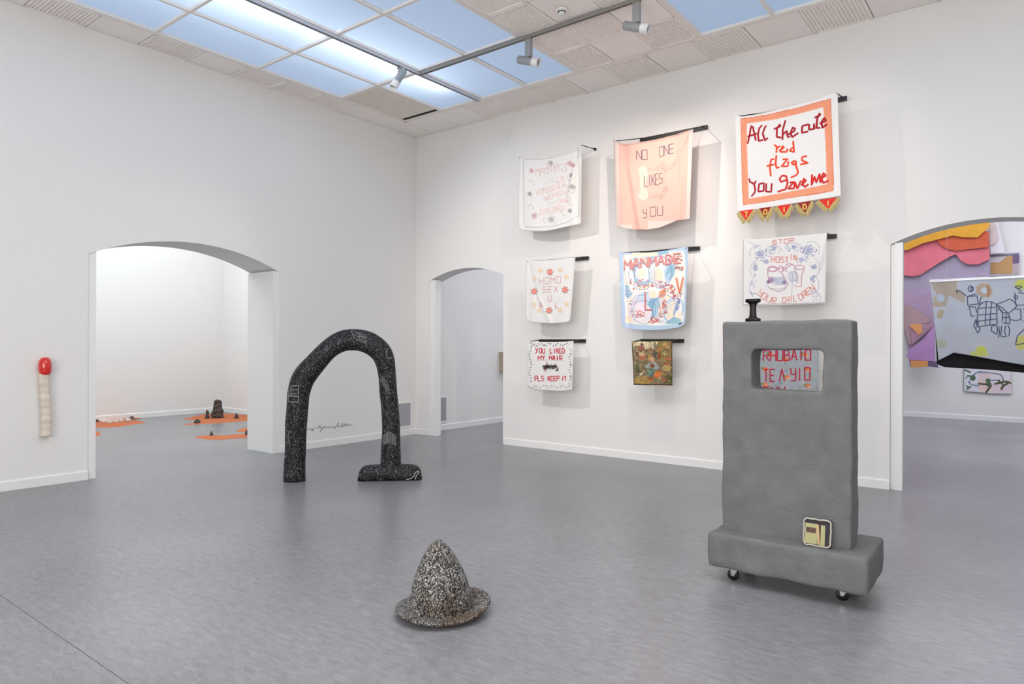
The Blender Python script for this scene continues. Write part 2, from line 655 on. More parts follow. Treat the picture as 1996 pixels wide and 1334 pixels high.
spotlight((-4.24, 5.73, ZC), (-2.3, 6.1, 4.0), 'grey track spotlight hanging in front of a glass panel, left on the long track', 0.20, True)
spotlight((-2.99, 5.73, ZC), (-1.5, 6.0, 4.1), 'grey track spotlight under the acoustic tiles, right end of the long track', 0.20, True)
spotlight((-5.86, 5.42, ZC), (-6.6, 4.2, 2.2), 'small silver spotlight pointing down below the bright glass panels', 0.13)
t = thing('smoke_detector', (-3.665, 5.486, ZC), 'small round white smoke detector on a plain ceiling tile', 'detector')
MB().lathe([(0, -0.002), (0.058, -0.002), (0.06, -0.012), (0.05, -0.024), (0.0, -0.024)], 28).build('base', whitep_m, t, True)
MB().lathe([(0.036, -0.0245), (0.038, -0.03), (0.032, -0.032), (0.03, -0.0245)], 28).build('dark_ring', dark_m, t, True)
MB().lathe([(0.029, -0.0245), (0.03, -0.048), (0.022, -0.055), (0, -0.056)], 28).build('dome', whitep_m, t, True)

# ---------------------------------------------------------------- vents and wall things
def vent(y0, y1, z0, z1, label):
    t = thing('wall_vent', (XL, (y0 + y1) / 2, z0), label, 'vent')
    hy, h = (y1 - y0) / 2, z1 - z0
    MB().box(0.0005, 0.012, -hy, hy, 0, 0.03).box(0.0005, 0.012, -hy, hy, h - 0.03, h).box(0.0005, 0.012, -hy, -hy + 0.025, 0.03, h - 0.03).box(0.0005, 0.012, hy - 0.025, hy, 0.03, h - 0.03).build('frame', trim_m, t)
    MB().box(0.0006, 0.002, -hy + 0.025, hy - 0.025, 0.03, h - 0.03).build('backing', mat('vent_backing', L(158, 158, 162), 0.9), t)
    g = MB()
    n = int((h - 0.06) / 0.016)
    for k in range(n):
        z = 0.03 + (h - 0.06) * (k + 0.3) / n
        g.box(0.002, 0.007, -hy + 0.025, hy - 0.025, z, z + 0.006)
    m_ = int((2 * hy - 0.05) / 0.016)
    for k in range(m_):
        yy_ = -hy + 0.025 + (2 * hy - 0.05) * (k + 0.3) / m_
        g.box(0.003, 0.0075, yy_, yy_ + 0.005, 0.03, h - 0.03)
    g.build('grille', mat('vent_grille', L(188, 188, 192), 0.5), t)


vent(7.10, 7.43, 0.115, 0.525, 'grey mesh vent with white frame low on the wall right of the black arch')
vent(8.02, 8.235, 0.12, 0.56, 'narrow white framed vent seen through the narrow archway')

t = thing('wall_box', (XL, 9.77, 0.92), 'small beige wooden box mounted on the wall beyond the narrow archway', 'box')
MB().box(0.0005, 0.10, -0.17, 0.2, 0, 0.34).build('body', mat('beige_wood', L(170, 158, 144), 0.6, var=0.1, vscale=12), t)
MB().box(0.0005, 0.115, -0.18, 0.21, 0.34, 0.355).build('lid', mat('beige_wood', ), t)
MB().box(0.1, 0.104, -0.08, 0.1, 0.19, 0.29).build('dark_opening', mat('brown_dark', L(70, 45, 30), 0.7), t)

# cursive writing on the wall
ink = mat('black_ink', L(92, 92, 98), 0.8)
SC = [[(320, 440), (345, 475), (365, 445), (385, 470), (410, 430), (430, 455), (468, 432), (490, 462), (470, 520), (462, 505), (500, 470), (535, 430), (570, 405)],
      [(650, 432), (672, 380), (690, 335), (715, 318)], [(725, 400), (745, 335), (765, 318)], [(672, 385), (740, 370)],
      [(720, 392), (760, 405), (800, 402), (778, 470), (738, 522), (742, 500), (800, 430), (850, 405), (862, 380), (884, 345)],
      [(850, 405), (885, 405), (892, 385), (940, 380), (960, 372), (985, 395), (1010, 372), (1040, 395), (1066, 370), (1090, 388), (1120, 370), (1150, 372)],
      [(1150, 372), (1200, 372), (1218, 400), (1188, 442), (1185, 420), (1240, 372), (1290, 345), (1330, 240), (1312, 250), (1290, 320), (1302, 355), (1340, 340), (1362, 345), (1372, 362)],
      [(1372, 362), (1430, 350), (1470, 262), (1450, 275), (1436, 372), (1480, 350), (1545, 262), (1528, 270), (1512, 352), (1560, 335), (1612, 270), (1590, 345), (1630, 325), (1650, 305), (1668, 318), (1690, 298), (1712, 322), (1745, 318), (1790, 270)],
      [(828, 322), (832, 318)], [(900, 345), (905, 340)]]
mb = MB()
for s_ in SC:
    P_ = [at_x(580 + a / 16.63, 810 + b / 16.63, XL + 0.002) for a, b in s_]
    for k in range(len(P_) - 1):
        mb.tube([P_[k], P_[k + 1]], 0.0028, 5)
o = mb.build('wall_lettering', ink)
tag(o, 'black cursive signature written low on the white wall inside the black arch', 'lettering')

# giant match
t = thing('giant_match', (XL, 2.47, 0.49), 'giant ceramic match with a glossy red head hung on the wall', 'sculpture')
st = []
n = 24
for k in range(60):
    f_ = k / 59
    z = 0.63 * f_
    rr_ = 0.040 + 0.0022 * math.sin(f_ * 55) + 0.0015 * math.sin(f_ * 23 + 1)
    st.append((0.045, 0.006 * math.sin(f_ * 5) - 0.004 + 0.012 * (0.5 - f_), z, rr_))
V, F = [], []
for (x, y, z, r_) in st:
    for a in range(n):
        an = 2 * math.pi * a / n
        sq = 1.0 / (abs(math.cos(an)) ** 4 + abs(math.sin(an)) ** 4) ** 0.25
        V.append((x + r_ * sq * math.cos(an), y + r_ * sq * math.sin(an), z))
for k in range(len(st) - 1):
    for a in range(n):
        b2 = (a + 1) % n
        F.append((k * n + a, k * n + b2, (k + 1) * n + b2, (k + 1) * n + a))
F.append(tuple(range(n))[::-1])
F.append(tuple(range((len(st) - 1) * n, len(st) * n)))
mk('stick', V, F, mat('cream_clay', L(222, 208, 192), 0.6, bump=0.25, bscale=40, var=0.06, vscale=14), t, True)
hp = [(0.0, 0.60), (0.030, 0.602), (0.046, 0.612), (0.053, 0.635), (0.056, 0.67), (0.055, 0.705), (0.049, 0.74), (0.036, 0.763), (0.018, 0.774), (0.0, 0.776)]
MB().lathe(hp, 28, (0.057, -0.006, 0)).build('head', mat('red_glaze', L(214, 36, 26), 0.14, bump=0.15, bscale=25, var=0.12, vscale=18, coat=0.6), t, True)


# ---------------------------------------------------------------- speckled sculptures
def speckle(name, dark, light, thr, sc, brown=None):
    m = bpy.data.materials.new(name)
    m.use_nodes = True
    N, K = m.node_tree.nodes, m.node_tree.links
    b = N['Principled BSDF']
    tc = N.new('ShaderNodeTexCoord')
    mp = N.new('ShaderNodeMapping')
    mp.inputs['Scale'].default_value = (sc, sc, sc * 0.6)
    K.new(tc.outputs['Object'], mp.inputs[0])
    n = N.new('ShaderNodeTexNoise')
    n.inputs['Scale'].default_value = 1
    n.inputs['Detail'].default_value = 1.5
    n.inputs['Distortion'].default_value = 1.4
    K.new(mp.outputs[0], n.inputs['Vector'])
    gt = N.new('ShaderNodeMapRange')
    gt.inputs['From Min'].default_value = thr
    gt.inputs['From Max'].default_value = thr + 0.11
    K.new(n.outputs['Fac'], gt.inputs['Value'])
    mxx = gt.outputs[0]
    mix = N.new('ShaderNodeMix')
    mix.data_type = 'RGBA'
    K.new(mxx, mix.inputs[0])
    mix.inputs[6].default_value = dark
    mix.inputs[7].default_value = light
    if brown:
        n3 = N.new('ShaderNodeTexNoise')
        n3.inputs['Scale'].default_value = 7
        K.new(tc.outputs['Object'], n3.inputs['Vector'])
        r3 = N.new('ShaderNodeMapRange')
        r3.inputs['From Min'].default_value = 0.48
        r3.inputs['From Max'].default_value = 0.66
        K.new(n3.outputs['Fac'], r3.inputs['Value'])
        m3 = N.new('ShaderNodeMix')
        m3.data_type = 'RGBA'
        m3.inputs[6].default_value = light
        m3.inputs[7].default_value = brown
        K.new(r3.outputs[0], m3.inputs[0])
        K.new(m3.outputs[2], mix.inputs[7])
    K.new(mix.outputs[2], b.inputs['Base Color'])
    b.inputs['Roughness'].default_value = 0.5
    b.inputs['Specular IOR Level'].default_value = 0.25
    bp = N.new('ShaderNodeBump')
    bp.inputs['Strength'].default_value = 0.5
    bp.inputs['Distance'].default_value = 0.004
    K.new(mxx, bp.inputs['Height'])
    K.new(bp.outputs[0], b.inputs['Normal'])
    return m


def catmull(P, n=6):
    out = []
    P = [np.array(p, float) for p in P]
    for i in range(len(P) - 1):
        p0, p1, p2, p3 = P[max(i - 1, 0)], P[i], P[i + 1], P[min(i + 2, len(P) - 1)]
        for k in range(n):
            t_ = k / n
            out.append(0.5 * ((2 * p1) + (-p0 + p2) * t_ + (2 * p0 - 5 * p1 + 4 * p2 - p3) * t_ ** 2 + (-p0 + 3 * p1 - 3 * p2 + p3) * t_ ** 3))
    out.append(P[-1])
    return out


# arch sculpture: centre line read on the upright plane through its two feet
A0, A1 = np.array([-6.03, 4.17, 0]), np.array([-5.34, 4.83, 0])
PU = (A1 - A0) / np.linalg.norm(A1 - A0)
PN = np.array([PU[1], -PU[0], 0])          # towards the viewer


def on_plane(px, py):
    r = ray(px, py)
    s_ = ((A0 - ORG) @ PN) / (r @ PN)
    return ORG + r * s_


def z8(a, b):
    return 540 + a / 3.923, 620 + b / 3.923


arch_m = speckle('black_grey_terrazzo', L(13, 14, 15), L(110, 112, 116), 0.545, 85)
ctl = [(131, 1243, 166), (135, 1120, 160), (143, 1000, 157), (148, 800, 160), (157, 650, 162), (168, 560, 166), (203, 458, 172), (290, 350, 160), (393, 240, 152), (495, 180, 160), (605, 167, 166), (700, 190, 168), (783, 250, 160), (825, 330, 148), (842, 445, 136), (850, 570, 132), (865, 700, 131), (872, 850, 136), (870, 1000, 150), (869, 1110, 158), (869, 1180, 164)]
pts = catmull([(a, b, w_) for a, b, w_ in ctl], 6)
C3, RR = [], []
for a, b, w_ in pts:
    p = on_plane(*z8(a, b))
    d_ = (p - ORG) @ FWD
    C3.append(p)
    RR.append(w_ / 3.923 * d_ / FPX / 2)
C3[0][2] = 0.0
abase = thing('arch_sculpture', (float(A0[0]), float(A0[1]), 0), 'large black speckled arch sculpture with one straight leg and one wide foot', 'sculpture')
IA = Matrix.Translation(-Vector(A0))
V, F = [], []
n = 40
for i, p in enumerate(C3):
    a = C3[max(i - 1, 0)]
    b = C3[min(i + 1, len(C3) - 1)]
    tg = (b - a) / np.linalg.norm(b - a)
    side = np.cross(tg, PN)
    side /= np.linalg.norm(side)
    if i == 0:
        side = PU.copy()
    for k in range(n):
        an = 2 * math.pi * k / n
        q = p + (side * math.cos(an) + PN * math.sin(an) * 0.92) * RR[i] - A0
        if q[2] < 0:
            q[2] = 0
        wob = noise.noise(Vector((q[0] * 4, q[1] * 4, q[2] * 4))) * 0.006
        q = q + (side * math.cos(an) + PN * math.sin(an)) * wob
        V.append(tuple(q))
for i in range(len(C3) - 1):
    for k in range(n):
        k2 = (k + 1) % n
        F.append((i * n + k, i * n + k2, (i + 1) * n + k2, (i + 1) * n + k))
F.append(tuple(range(n))[::-1])
F.append(tuple(range((len(C3) - 1) * n, len(C3) * n)))
body = mk('body', V, F, arch_m, abase, True)
# foot: flat-bottomed loaf along the plane, blended up towards the leg
fl_, fr_ = on_plane(*z8(620, 1250)), on_plane(*z8(1108, 1250))
fc, fh = (fl_ + fr_) / 2 - A0, np.linalg.norm(fr_ - fl_) / 2
lc = on_plane(*z8(869, 1180)) - A0
uo = float((lc - fc) @ PU)
V, F = [], []
m_, n = 56, 24
for i in range(m_ + 1):
    u = -1 + 2 * i / m_
    e = max(0.0, 1 - abs(u) ** 8) ** 0.42
    e = max(e, 0.02)
    blend = math.exp(-((u * fh - uo) / 0.10) ** 4) * 0.02
    for k in range(n + 1):
        an = math.pi * k / n
        cx_, sz_ = math.cos(an), math.sin(an)
        sx_ = math.copysign(abs(cx_) ** 0.75, cx_)
        wd = 0.105 * (0.55 + 0.45 * e)
        ht = (0.152 + blend) * e
        p = fc + PU * (u * fh) + PN * (sx_ * wd)
        V.append((p[0], p[1], max(0.0, ht * abs(sz_) ** 0.5)))
for i in range(m_):
    for k in range(n):
        a = i * (n + 1) + k
        F.append((a, a + 1, a + n + 2, a + n + 1))
    F.append((i * (n + 1), (i + 1) * (n + 1), (i + 1) * (n + 1) + n, i * (n + 1) + n))
F.append(tuple(range(n + 1)))
F.append(tuple(range(m_ * (n + 1), (m_ + 1) * (n + 1)))[::-1])
foot = mk('foot', V, F, arch_m, abase, True)

# pale line drawings inlaid on its surface
dg = bpy.context.evaluated_depsgraph_get()
dg.update()
trees = []
for o in (body, foot):
    vs_ = [Vector(v.co) for v in o.data.vertices]
    trees.append(BVHTree.FromPolygons(vs_, [tuple(p.vertices) for p in o.data.polygons]))


def surf(a, b, off=0.001):
    p = on_plane(*z8(a, b)) - A0
    o_ = Vector(p) + Vector(PN) * 0.6
    best = None
    for tr in trees:
        h = tr.ray_cast(o_, -Vector(PN), 0.75)
        if h[0] is not None and (best is None or h[3] < best[1]):
            best = (h[0] + h[1] * off * (1 if h[1].dot(Vector(PN)) > 0 else -1), h[3])
    return best[0] if best else None


def drawing(strokes, wd=0.0035, col=(150, 150, 152), name='line_drawing'):
    mb = MB()
    for s_ in strokes:
        S_ = []
        for k in range(len(s_) - 1):
            dd = max(1, int(math.dist(s_[k], s_[k + 1]) / 8))
            for q in range(dd):
                f_ = q / dd
                S_.append((s_[k][0] * (1 - f_) + s_[k + 1][0] * f_, s_[k][1] * (1 - f_) + s_[k + 1][1] * f_))
        S_.append(s_[-1])
        run = []
        for q in S_ + [None]:
            p = surf(*q) if q else None
            if p is None:
                if len(run) > 1:
                    mb.tube(run, wd, 5)
                run = []
            else:
                run.append(p)
    if mb.V:
        mb.build(name, mat('pale_inlay_%d' % col[0], L(*col), 0.6), abase)


drawing([[(130, 515), (180, 512), (178, 545), (183, 575), (122, 578), (118, 545), (130, 515)], [(120, 545), (178, 545)], [(103, 545), (103, 592)], [(120, 578), (122, 592)],
         [(100, 594), (182, 594), (176, 638), (98, 636), (100, 594)]])
drawing([[(70, 855), (122, 855)], [(112, 860), (100, 895), (112, 945)], [(68, 945), (120, 948)], [(105, 862), (95, 900), (105, 940)]], 0.003, (110, 110, 112))
drawing([[(60, 1050), (68, 1068), (78, 1055), (76, 1045)]], 0.003)
drawing([[(80, 1185), (140, 1185)], [(95, 1185), (95, 1215)], [(130, 1185), (128, 1212)]], 0.002, (110, 110, 112))
drawing([[(395, 212), (375, 225), (382, 245), (400, 240), (395, 212)], [(425, 175), (420, 215), (395, 255), (370, 268)]], 0.0025, (110, 110, 112))
drawing([[(578, 92), (580, 120), (605, 155), (640, 175), (665, 182), (692, 172), (690, 205), (680, 220)], [(605, 110), (640, 130), (690, 160)], [(600, 125), (635, 150), (655, 170)], [(620, 112), (672, 130), (695, 155)], [(630, 140), (660, 145), (670, 165)]], 0.0027, (140, 140, 142))
drawing([[(855, 235), (843, 240), (838, 275), (846, 300), (858, 312), (878, 300)]], 0.0034)
drawing([[(795, 460), (812, 452), (825, 470)], [(795, 465), (850, 570), (868, 580), (862, 560), (812, 460)], [(808, 470), (850, 556)], [(820, 455), (850, 500), (860, 550)]], 0.0028, (120, 120, 122))
drawing([[(800, 620), (812, 660), (815, 700)]], 0.0022, (100, 100, 102))
g = []
for k in range(5):
    f_ = k / 4
    g.append([(818 + 45 * f_, 890 - 28 * f_), (818 + 45 * f_, 962 - 26 * f_)])
    g.append([(863 + 50 * f_, 862 + 30 * f_), (863 + 48 * f_, 936 + 32 * f_)])
for k in range(6):
    f_ = k / 5
    g.append([(818, 890 + 72 * f_), (863, 862 + 74 * f_), (912, 892 + 76 * f_)])
drawing(g, 0.0022, (150, 150, 152), 'window_drawing')
drawing([[(1080, 1160), (1060, 1172), (1048, 1200), (1030, 1214), (992, 1222), (988, 1236), (1050, 1240), (1058, 1222), (1066, 1198), (1086, 1168), (1080, 1160)]], 0.004, (185, 185, 188), 'sock_drawing')

# witch hat
hat_m = speckle('salt_pepper_tweed', L(30, 29, 29), L(190, 187, 182), 0.50, 150, L(158, 138, 118))
HX, HY = -2.485, 2.60
hat = thing('witch_hat', (HX, HY, 0), 'pointed speckled grey hat sculpture with a wavy brim lying on the floor', 'sculpture')
rt3, fw3 = Vector(RT), Vector(FWD)


def hatp(r_, an, z):
    p = (rt3 * math.cos(an) + fw3 * math.sin(an)) * r_
    return Vector((p.x, p.y, z))


def brim_z(an, f_):      # lift of the brim at angle an, radius fraction f_
    return (0.020 + 0.012 * math.cos(an) + 0.012 * math.sin(2 * an + 0.6)) * f_ ** 1.5


V, F = [], []
n = 72
prof = []
for k in range(10):
    f_ = k / 9
    prof.append((0.13 + (0.242 - 0.13) * f_, 'top', f_))
prof.append((0.249, 'edge', 1.0))
for k in range(10):
    f_ = 1 - k / 9
    prof.append((0.13 + (0.240 - 0.13) * f_, 'bot', f_))
for (r_, sd, f_) in prof:
    for a in range(n):
        an = 2 * math.pi * a / n
        rr_ = r_ * (1 + 0.035 * math.cos(an - 0.3) * f_ + 0.02 * math.cos(3 * an) * f_) - 0.01 * f_ * math.sin(an)
        th = {'top': 0.018, 'edge': 0.009, 'bot': 0.0}[sd]
        V.append(tuple(hatp(rr_, an, 0.006 + brim_z(an, f_) * 1.1 + th * (1 + 0.2 * noise.noise(Vector((an * 4, f_ * 3, 0)))))))
m_ = len(prof)
for i in range(m_):
    j = (i + 1) % m_
    for a in range(n):
        b2 = (a + 1) % n
        F.append((i * n + a, i * n + b2, j * n + b2, j * n + a))
mk('brim', V, F, hat_m, hat, True)
cp = [(0.162, 0.004), (0.161, 0.02), (0.160, 0.045), (0.157, 0.08), (0.150, 0.12), (0.139, 0.165), (0.123, 0.21), (0.102, 0.255), (0.078, 0.30), (0.053, 0.338), (0.032, 0.362), (0.016, 0.374), (0.0005, 0.377)]
cp = catmull(cp, 4)
V, F = [], []
for (r_, z) in cp:
    for a in range(n):
        an = 2 * math.pi * a / n
        p = hatp(r_ * (1 + 0.015 * math.cos(2 * an)), an, z) + rt3 * (-0.016 * (z / 0.37) ** 2)
        V.append(tuple(p))
for i in range(len(cp) - 1):
    for a in range(n):
        b2 = (a + 1) % n
        F.append((i * n + a, i * n + b2, (i + 1) * n + b2, (i + 1) * n + a))
mk('crown', V, F, hat_m, hat, True)


# ---------------------------------------------------------------- grey monument on castors
def remeshed(name, boxes, m, parent, vox=0.011, smooth=9, disp=0.006, dscale=7.0):
    mb = MB()
    for b in boxes:
        mb.box(*b)
    o = mb.build(name, m, parent)
    r = o.modifiers.new('r', 'REMESH')
    r.mode = 'VOXEL'
    r.voxel_size = vox
    s_ = o.modifiers.new('s', 'SMOOTH')
    s_.iterations = smooth
    s_.factor = 0.8
    dg = bpy.context.evaluated_depsgraph_get()
    dg.update()
    me = bpy.data.meshes.new_from_object(o.evaluated_get(dg))
    o.modifiers.clear()
    old = o.data
    o.data = me
    bpy.data.meshes.remove(old)
    nv = len(me.vertices)
    co = np.zeros(nv * 3)
    no = np.zeros(nv * 3)
    me.vertices.foreach_get('co', co)
    me.vertices.foreach_get('normal', no)
    co, no = co.reshape(-1, 3), no.reshape(-1, 3)
    d_ = np.array([noise.noise(Vector(c) * dscale) * disp + noise.noise(Vector(c) * dscale * 4) * disp * 0.22 for c in co])
    co += no * d_[:, None]
    me.vertices.foreach_set('co', co.ravel())
    me.polygons.foreach_set('use_smooth', [True] * len(me.polygons))
    me.update()
    if not me.materials:
        me.materials.append(m)
    return o


felt_m = mat('grey_papier_mache', L(114, 114, 114), 0.95, bump=0.55, bscale=120, var=0.10, vscale=9, spec=0.2)
MX, MY = -1.15, 4.15
mon = thing('monument', (MX, MY, 0), 'tall grey tombstone-like sculpture with a rectangular window, on castors', 'sculpture', rz=math.radians(1.0))
# base: x -0.425..0.43, y -0.2..0.27
remeshed('base', [(-0.428, 0.436, -0.205, 0.315, 0.082, 0.286)], felt_m, mon, disp=0.008)
SX0, SX1, SY0, SY1, SZ1 = -0.385, 0.335, -0.085, 0.10, 1.548
remeshed('slab', [(SX0, -0.205, SY0, SY1, 0.27, SZ1), (0.185, SX1, SY0, SY1, 0.27, SZ1),
                  (SX0 + 0.02, SX1 - 0.02, SY0, SY1, 0.27, 1.142), (SX0 + 0.02, SX1 - 0.02, SY0, SY1, 1.377, SZ1)], felt_m, mon, vox=0.010, smooth=5, disp=0.009, dscale=5)
blk = mat('black_rubber', L(16, 17, 20), 0.35)
zinc = mat('zinc_plate', L(170, 168, 170), 0.35, metal=0.8)
for (cx, cy) in [(-0.300, -0.115), (0.290, -0.075), (-0.30, 0.20), (0.29, 0.22)]:
    wl_ = MB()
    T = Matrix.Translation((cx, cy, 0.034)) @ Matrix.Rotation(math.radians(90), 4, 'Y') @ Matrix.Rotation(0, 4, 'X')
    T = Matrix.Translation((cx, cy, 0.034)) @ Matrix.Rotation(math.radians(12), 4, 'Z') @ Matrix.Rotation(math.radians(90), 4, 'X')
    wl_.lathe([(0, -0.011), (0.028, -0.011), (0.0335, -0.007), (0.0335, 0.007), (0.028, 0.011), (0, 0.011)], 24, T=T)
    cs = wl_.build('castor', blk, mon, True)
    cs['label'] = 'black rubber castor wheel under the base'
    MB().box(cx - 0.036, cx + 0.042, cy - 0.03, cy + 0.03, 0.076, 0.081).build('mounting_plate', zinc, cs)
    for sy in (-0.0165, 0.0145):
        V = []
        for s2 in (sy, sy + 0.002):
            V += [(cx - 0.014, cy + s2, 0.0765), (cx + 0.034, cy + s2, 0.0765), (cx + 0.006, cy + s2, 0.028), (cx - 0.008, cy + s2, 0.030)]
        F = [(0, 1, 2, 3), (7, 6, 5, 4)] + [(k, 4 + k, 4 + (k + 1) % 4, (k + 1) % 4) for k in range(4)]
        mk('fork_side', V, F, zinc, cs)

# black capital-I shape on top
gl_blk = mat('black_gloss_ceramic', L(6, 6, 7), 0.3, bump=0.1, bscale=30, spec=0.22)
t = thing('spool', (-1.377, 4.15, 1.548), 'small glossy black capital-I shaped object standing on the grey slab', 'sculpture')
mb = MB()
prof2 = [(0.043, 0.018, 0.0), (0.0445, 0.020, 0.004), (0.0445, 0.020, 0.014), (0.040, 0.018, 0.018), (0.026, 0.015, 0.022), (0.020, 0.014, 0.032), (0.018, 0.014, 0.055), (0.0175, 0.014, 0.085), (0.020, 0.014, 0.100),
         (0.027, 0.015, 0.110), (0.040, 0.018, 0.116), (0.0445, 0.020, 0.120), (0.0445, 0.020, 0.131), (0.040, 0.017, 0.136), (0.02, 0.01, 0.137)]
V, F = [], []
n = 28
for (a_, b_, z) in prof2:
    for k in range(n):
        an = 2 * math.pi * k / n
        cx_, sx_ = math.cos(an), math.sin(an)
        V.append((a_ * math.copysign(abs(cx_) ** 0.5, cx_), b_ * math.copysign(abs(sx_) ** 0.5, sx_), z))
for i in range(len(prof2) - 1):
    for k in range(n):
        k2 = (k + 1) % n
        F.append((i * n + k, i * n + k2, (i + 1) * n + k2, (i + 1) * n + k))
F.append(tuple(range(n))[::-1])
F.append(tuple(range((len(prof2) - 1) * n, len(prof2) * n)))
mk('body', V, F, gl_blk, t, True)

# little rope-edged frame leaning on the slab
t = thing('rope_frame', (-0.978, 4.025, 0.288), 'small square picture with a cream rope edge and yellowed cards inside', 'picture')
t.rotation_euler = (math.radians(-7), 0, 0)
hw, hh = 0.070, 0.148
MB().box(-hw, hw, -0.006, 0.016, 0.004, hh).build('backing', mat('dark_violet_card', L(52, 46, 52), 0.8), t)
loop = []
for (cx_, cz_, a0) in [(hw - 0.02, hh - 0.02, 0), (-hw + 0.02, hh - 0.02, 90), (-hw + 0.02, 0.024, 180), (hw - 0.02, 0.024, 270)]:
    for k in range(6):
        an = math.radians(a0 + 90 * k / 5)
        loop.append((cx_ + 0.02 * math.cos(an), -0.010, cz_ + 0.02 * math.sin(an)))
lp = []
for i in range(len(loop)):
    a, b = Vector(loop[i]), Vector(loop[(i + 1) % len(loop)])
    k_ = max(1, int((b - a).length / 0.006))
    for q in range(k_):
        p = a.lerp(b, q / k_)
        lp.append(p + Vector((noise.noise(p * 60), 0, noise.noise(p * 60 + Vector((5, 5, 5))))) * 0.0028)
MB().tube(lp, 0.0046, 8, closed=True).build('rope_edge', mat('cream_rope', L(188, 184, 174), 0.9, bump=0.5, bscale=200), t, True)
card = mat('yellowed_card', L(172, 167, 122), 0.7)
MB().box(-0.064, -0.0, -0.0095, -0.0065, 0.012, 0.122).build('card', card, t)
MB().box(0.018, 0.040, -0.0085, -0.0062, 0.010, 0.120).build('card', card, t)
T = Matrix.Translation((0.010, 0, 0.012)) @ Matrix.Rotation(math.radians(-5), 4, 'Y')
MB().box(-0.006, 0.006, -0.011, -0.0072, 0, 0.108, T).build('card', mat('tan_card', L(196, 168, 122), 0.7), t)
T = Matrix.Translation((0.016, 0, 0.012)) @ Matrix.Rotation(math.radians(-5), 4, 'Y')
MB().box(-0.001, 0.003, -0.010, -0.007, 0, 0.106, T).build('card', mat('brown_card', L(112, 76, 40), 0.7), t)
MB().box(-0.058, -0.006, -0.0108, -0.0097, 0.072, 0.100).build('photograph', mat('sepia_photo', L(84, 52, 40), 0.5, var=0.5, vscale=60), t)

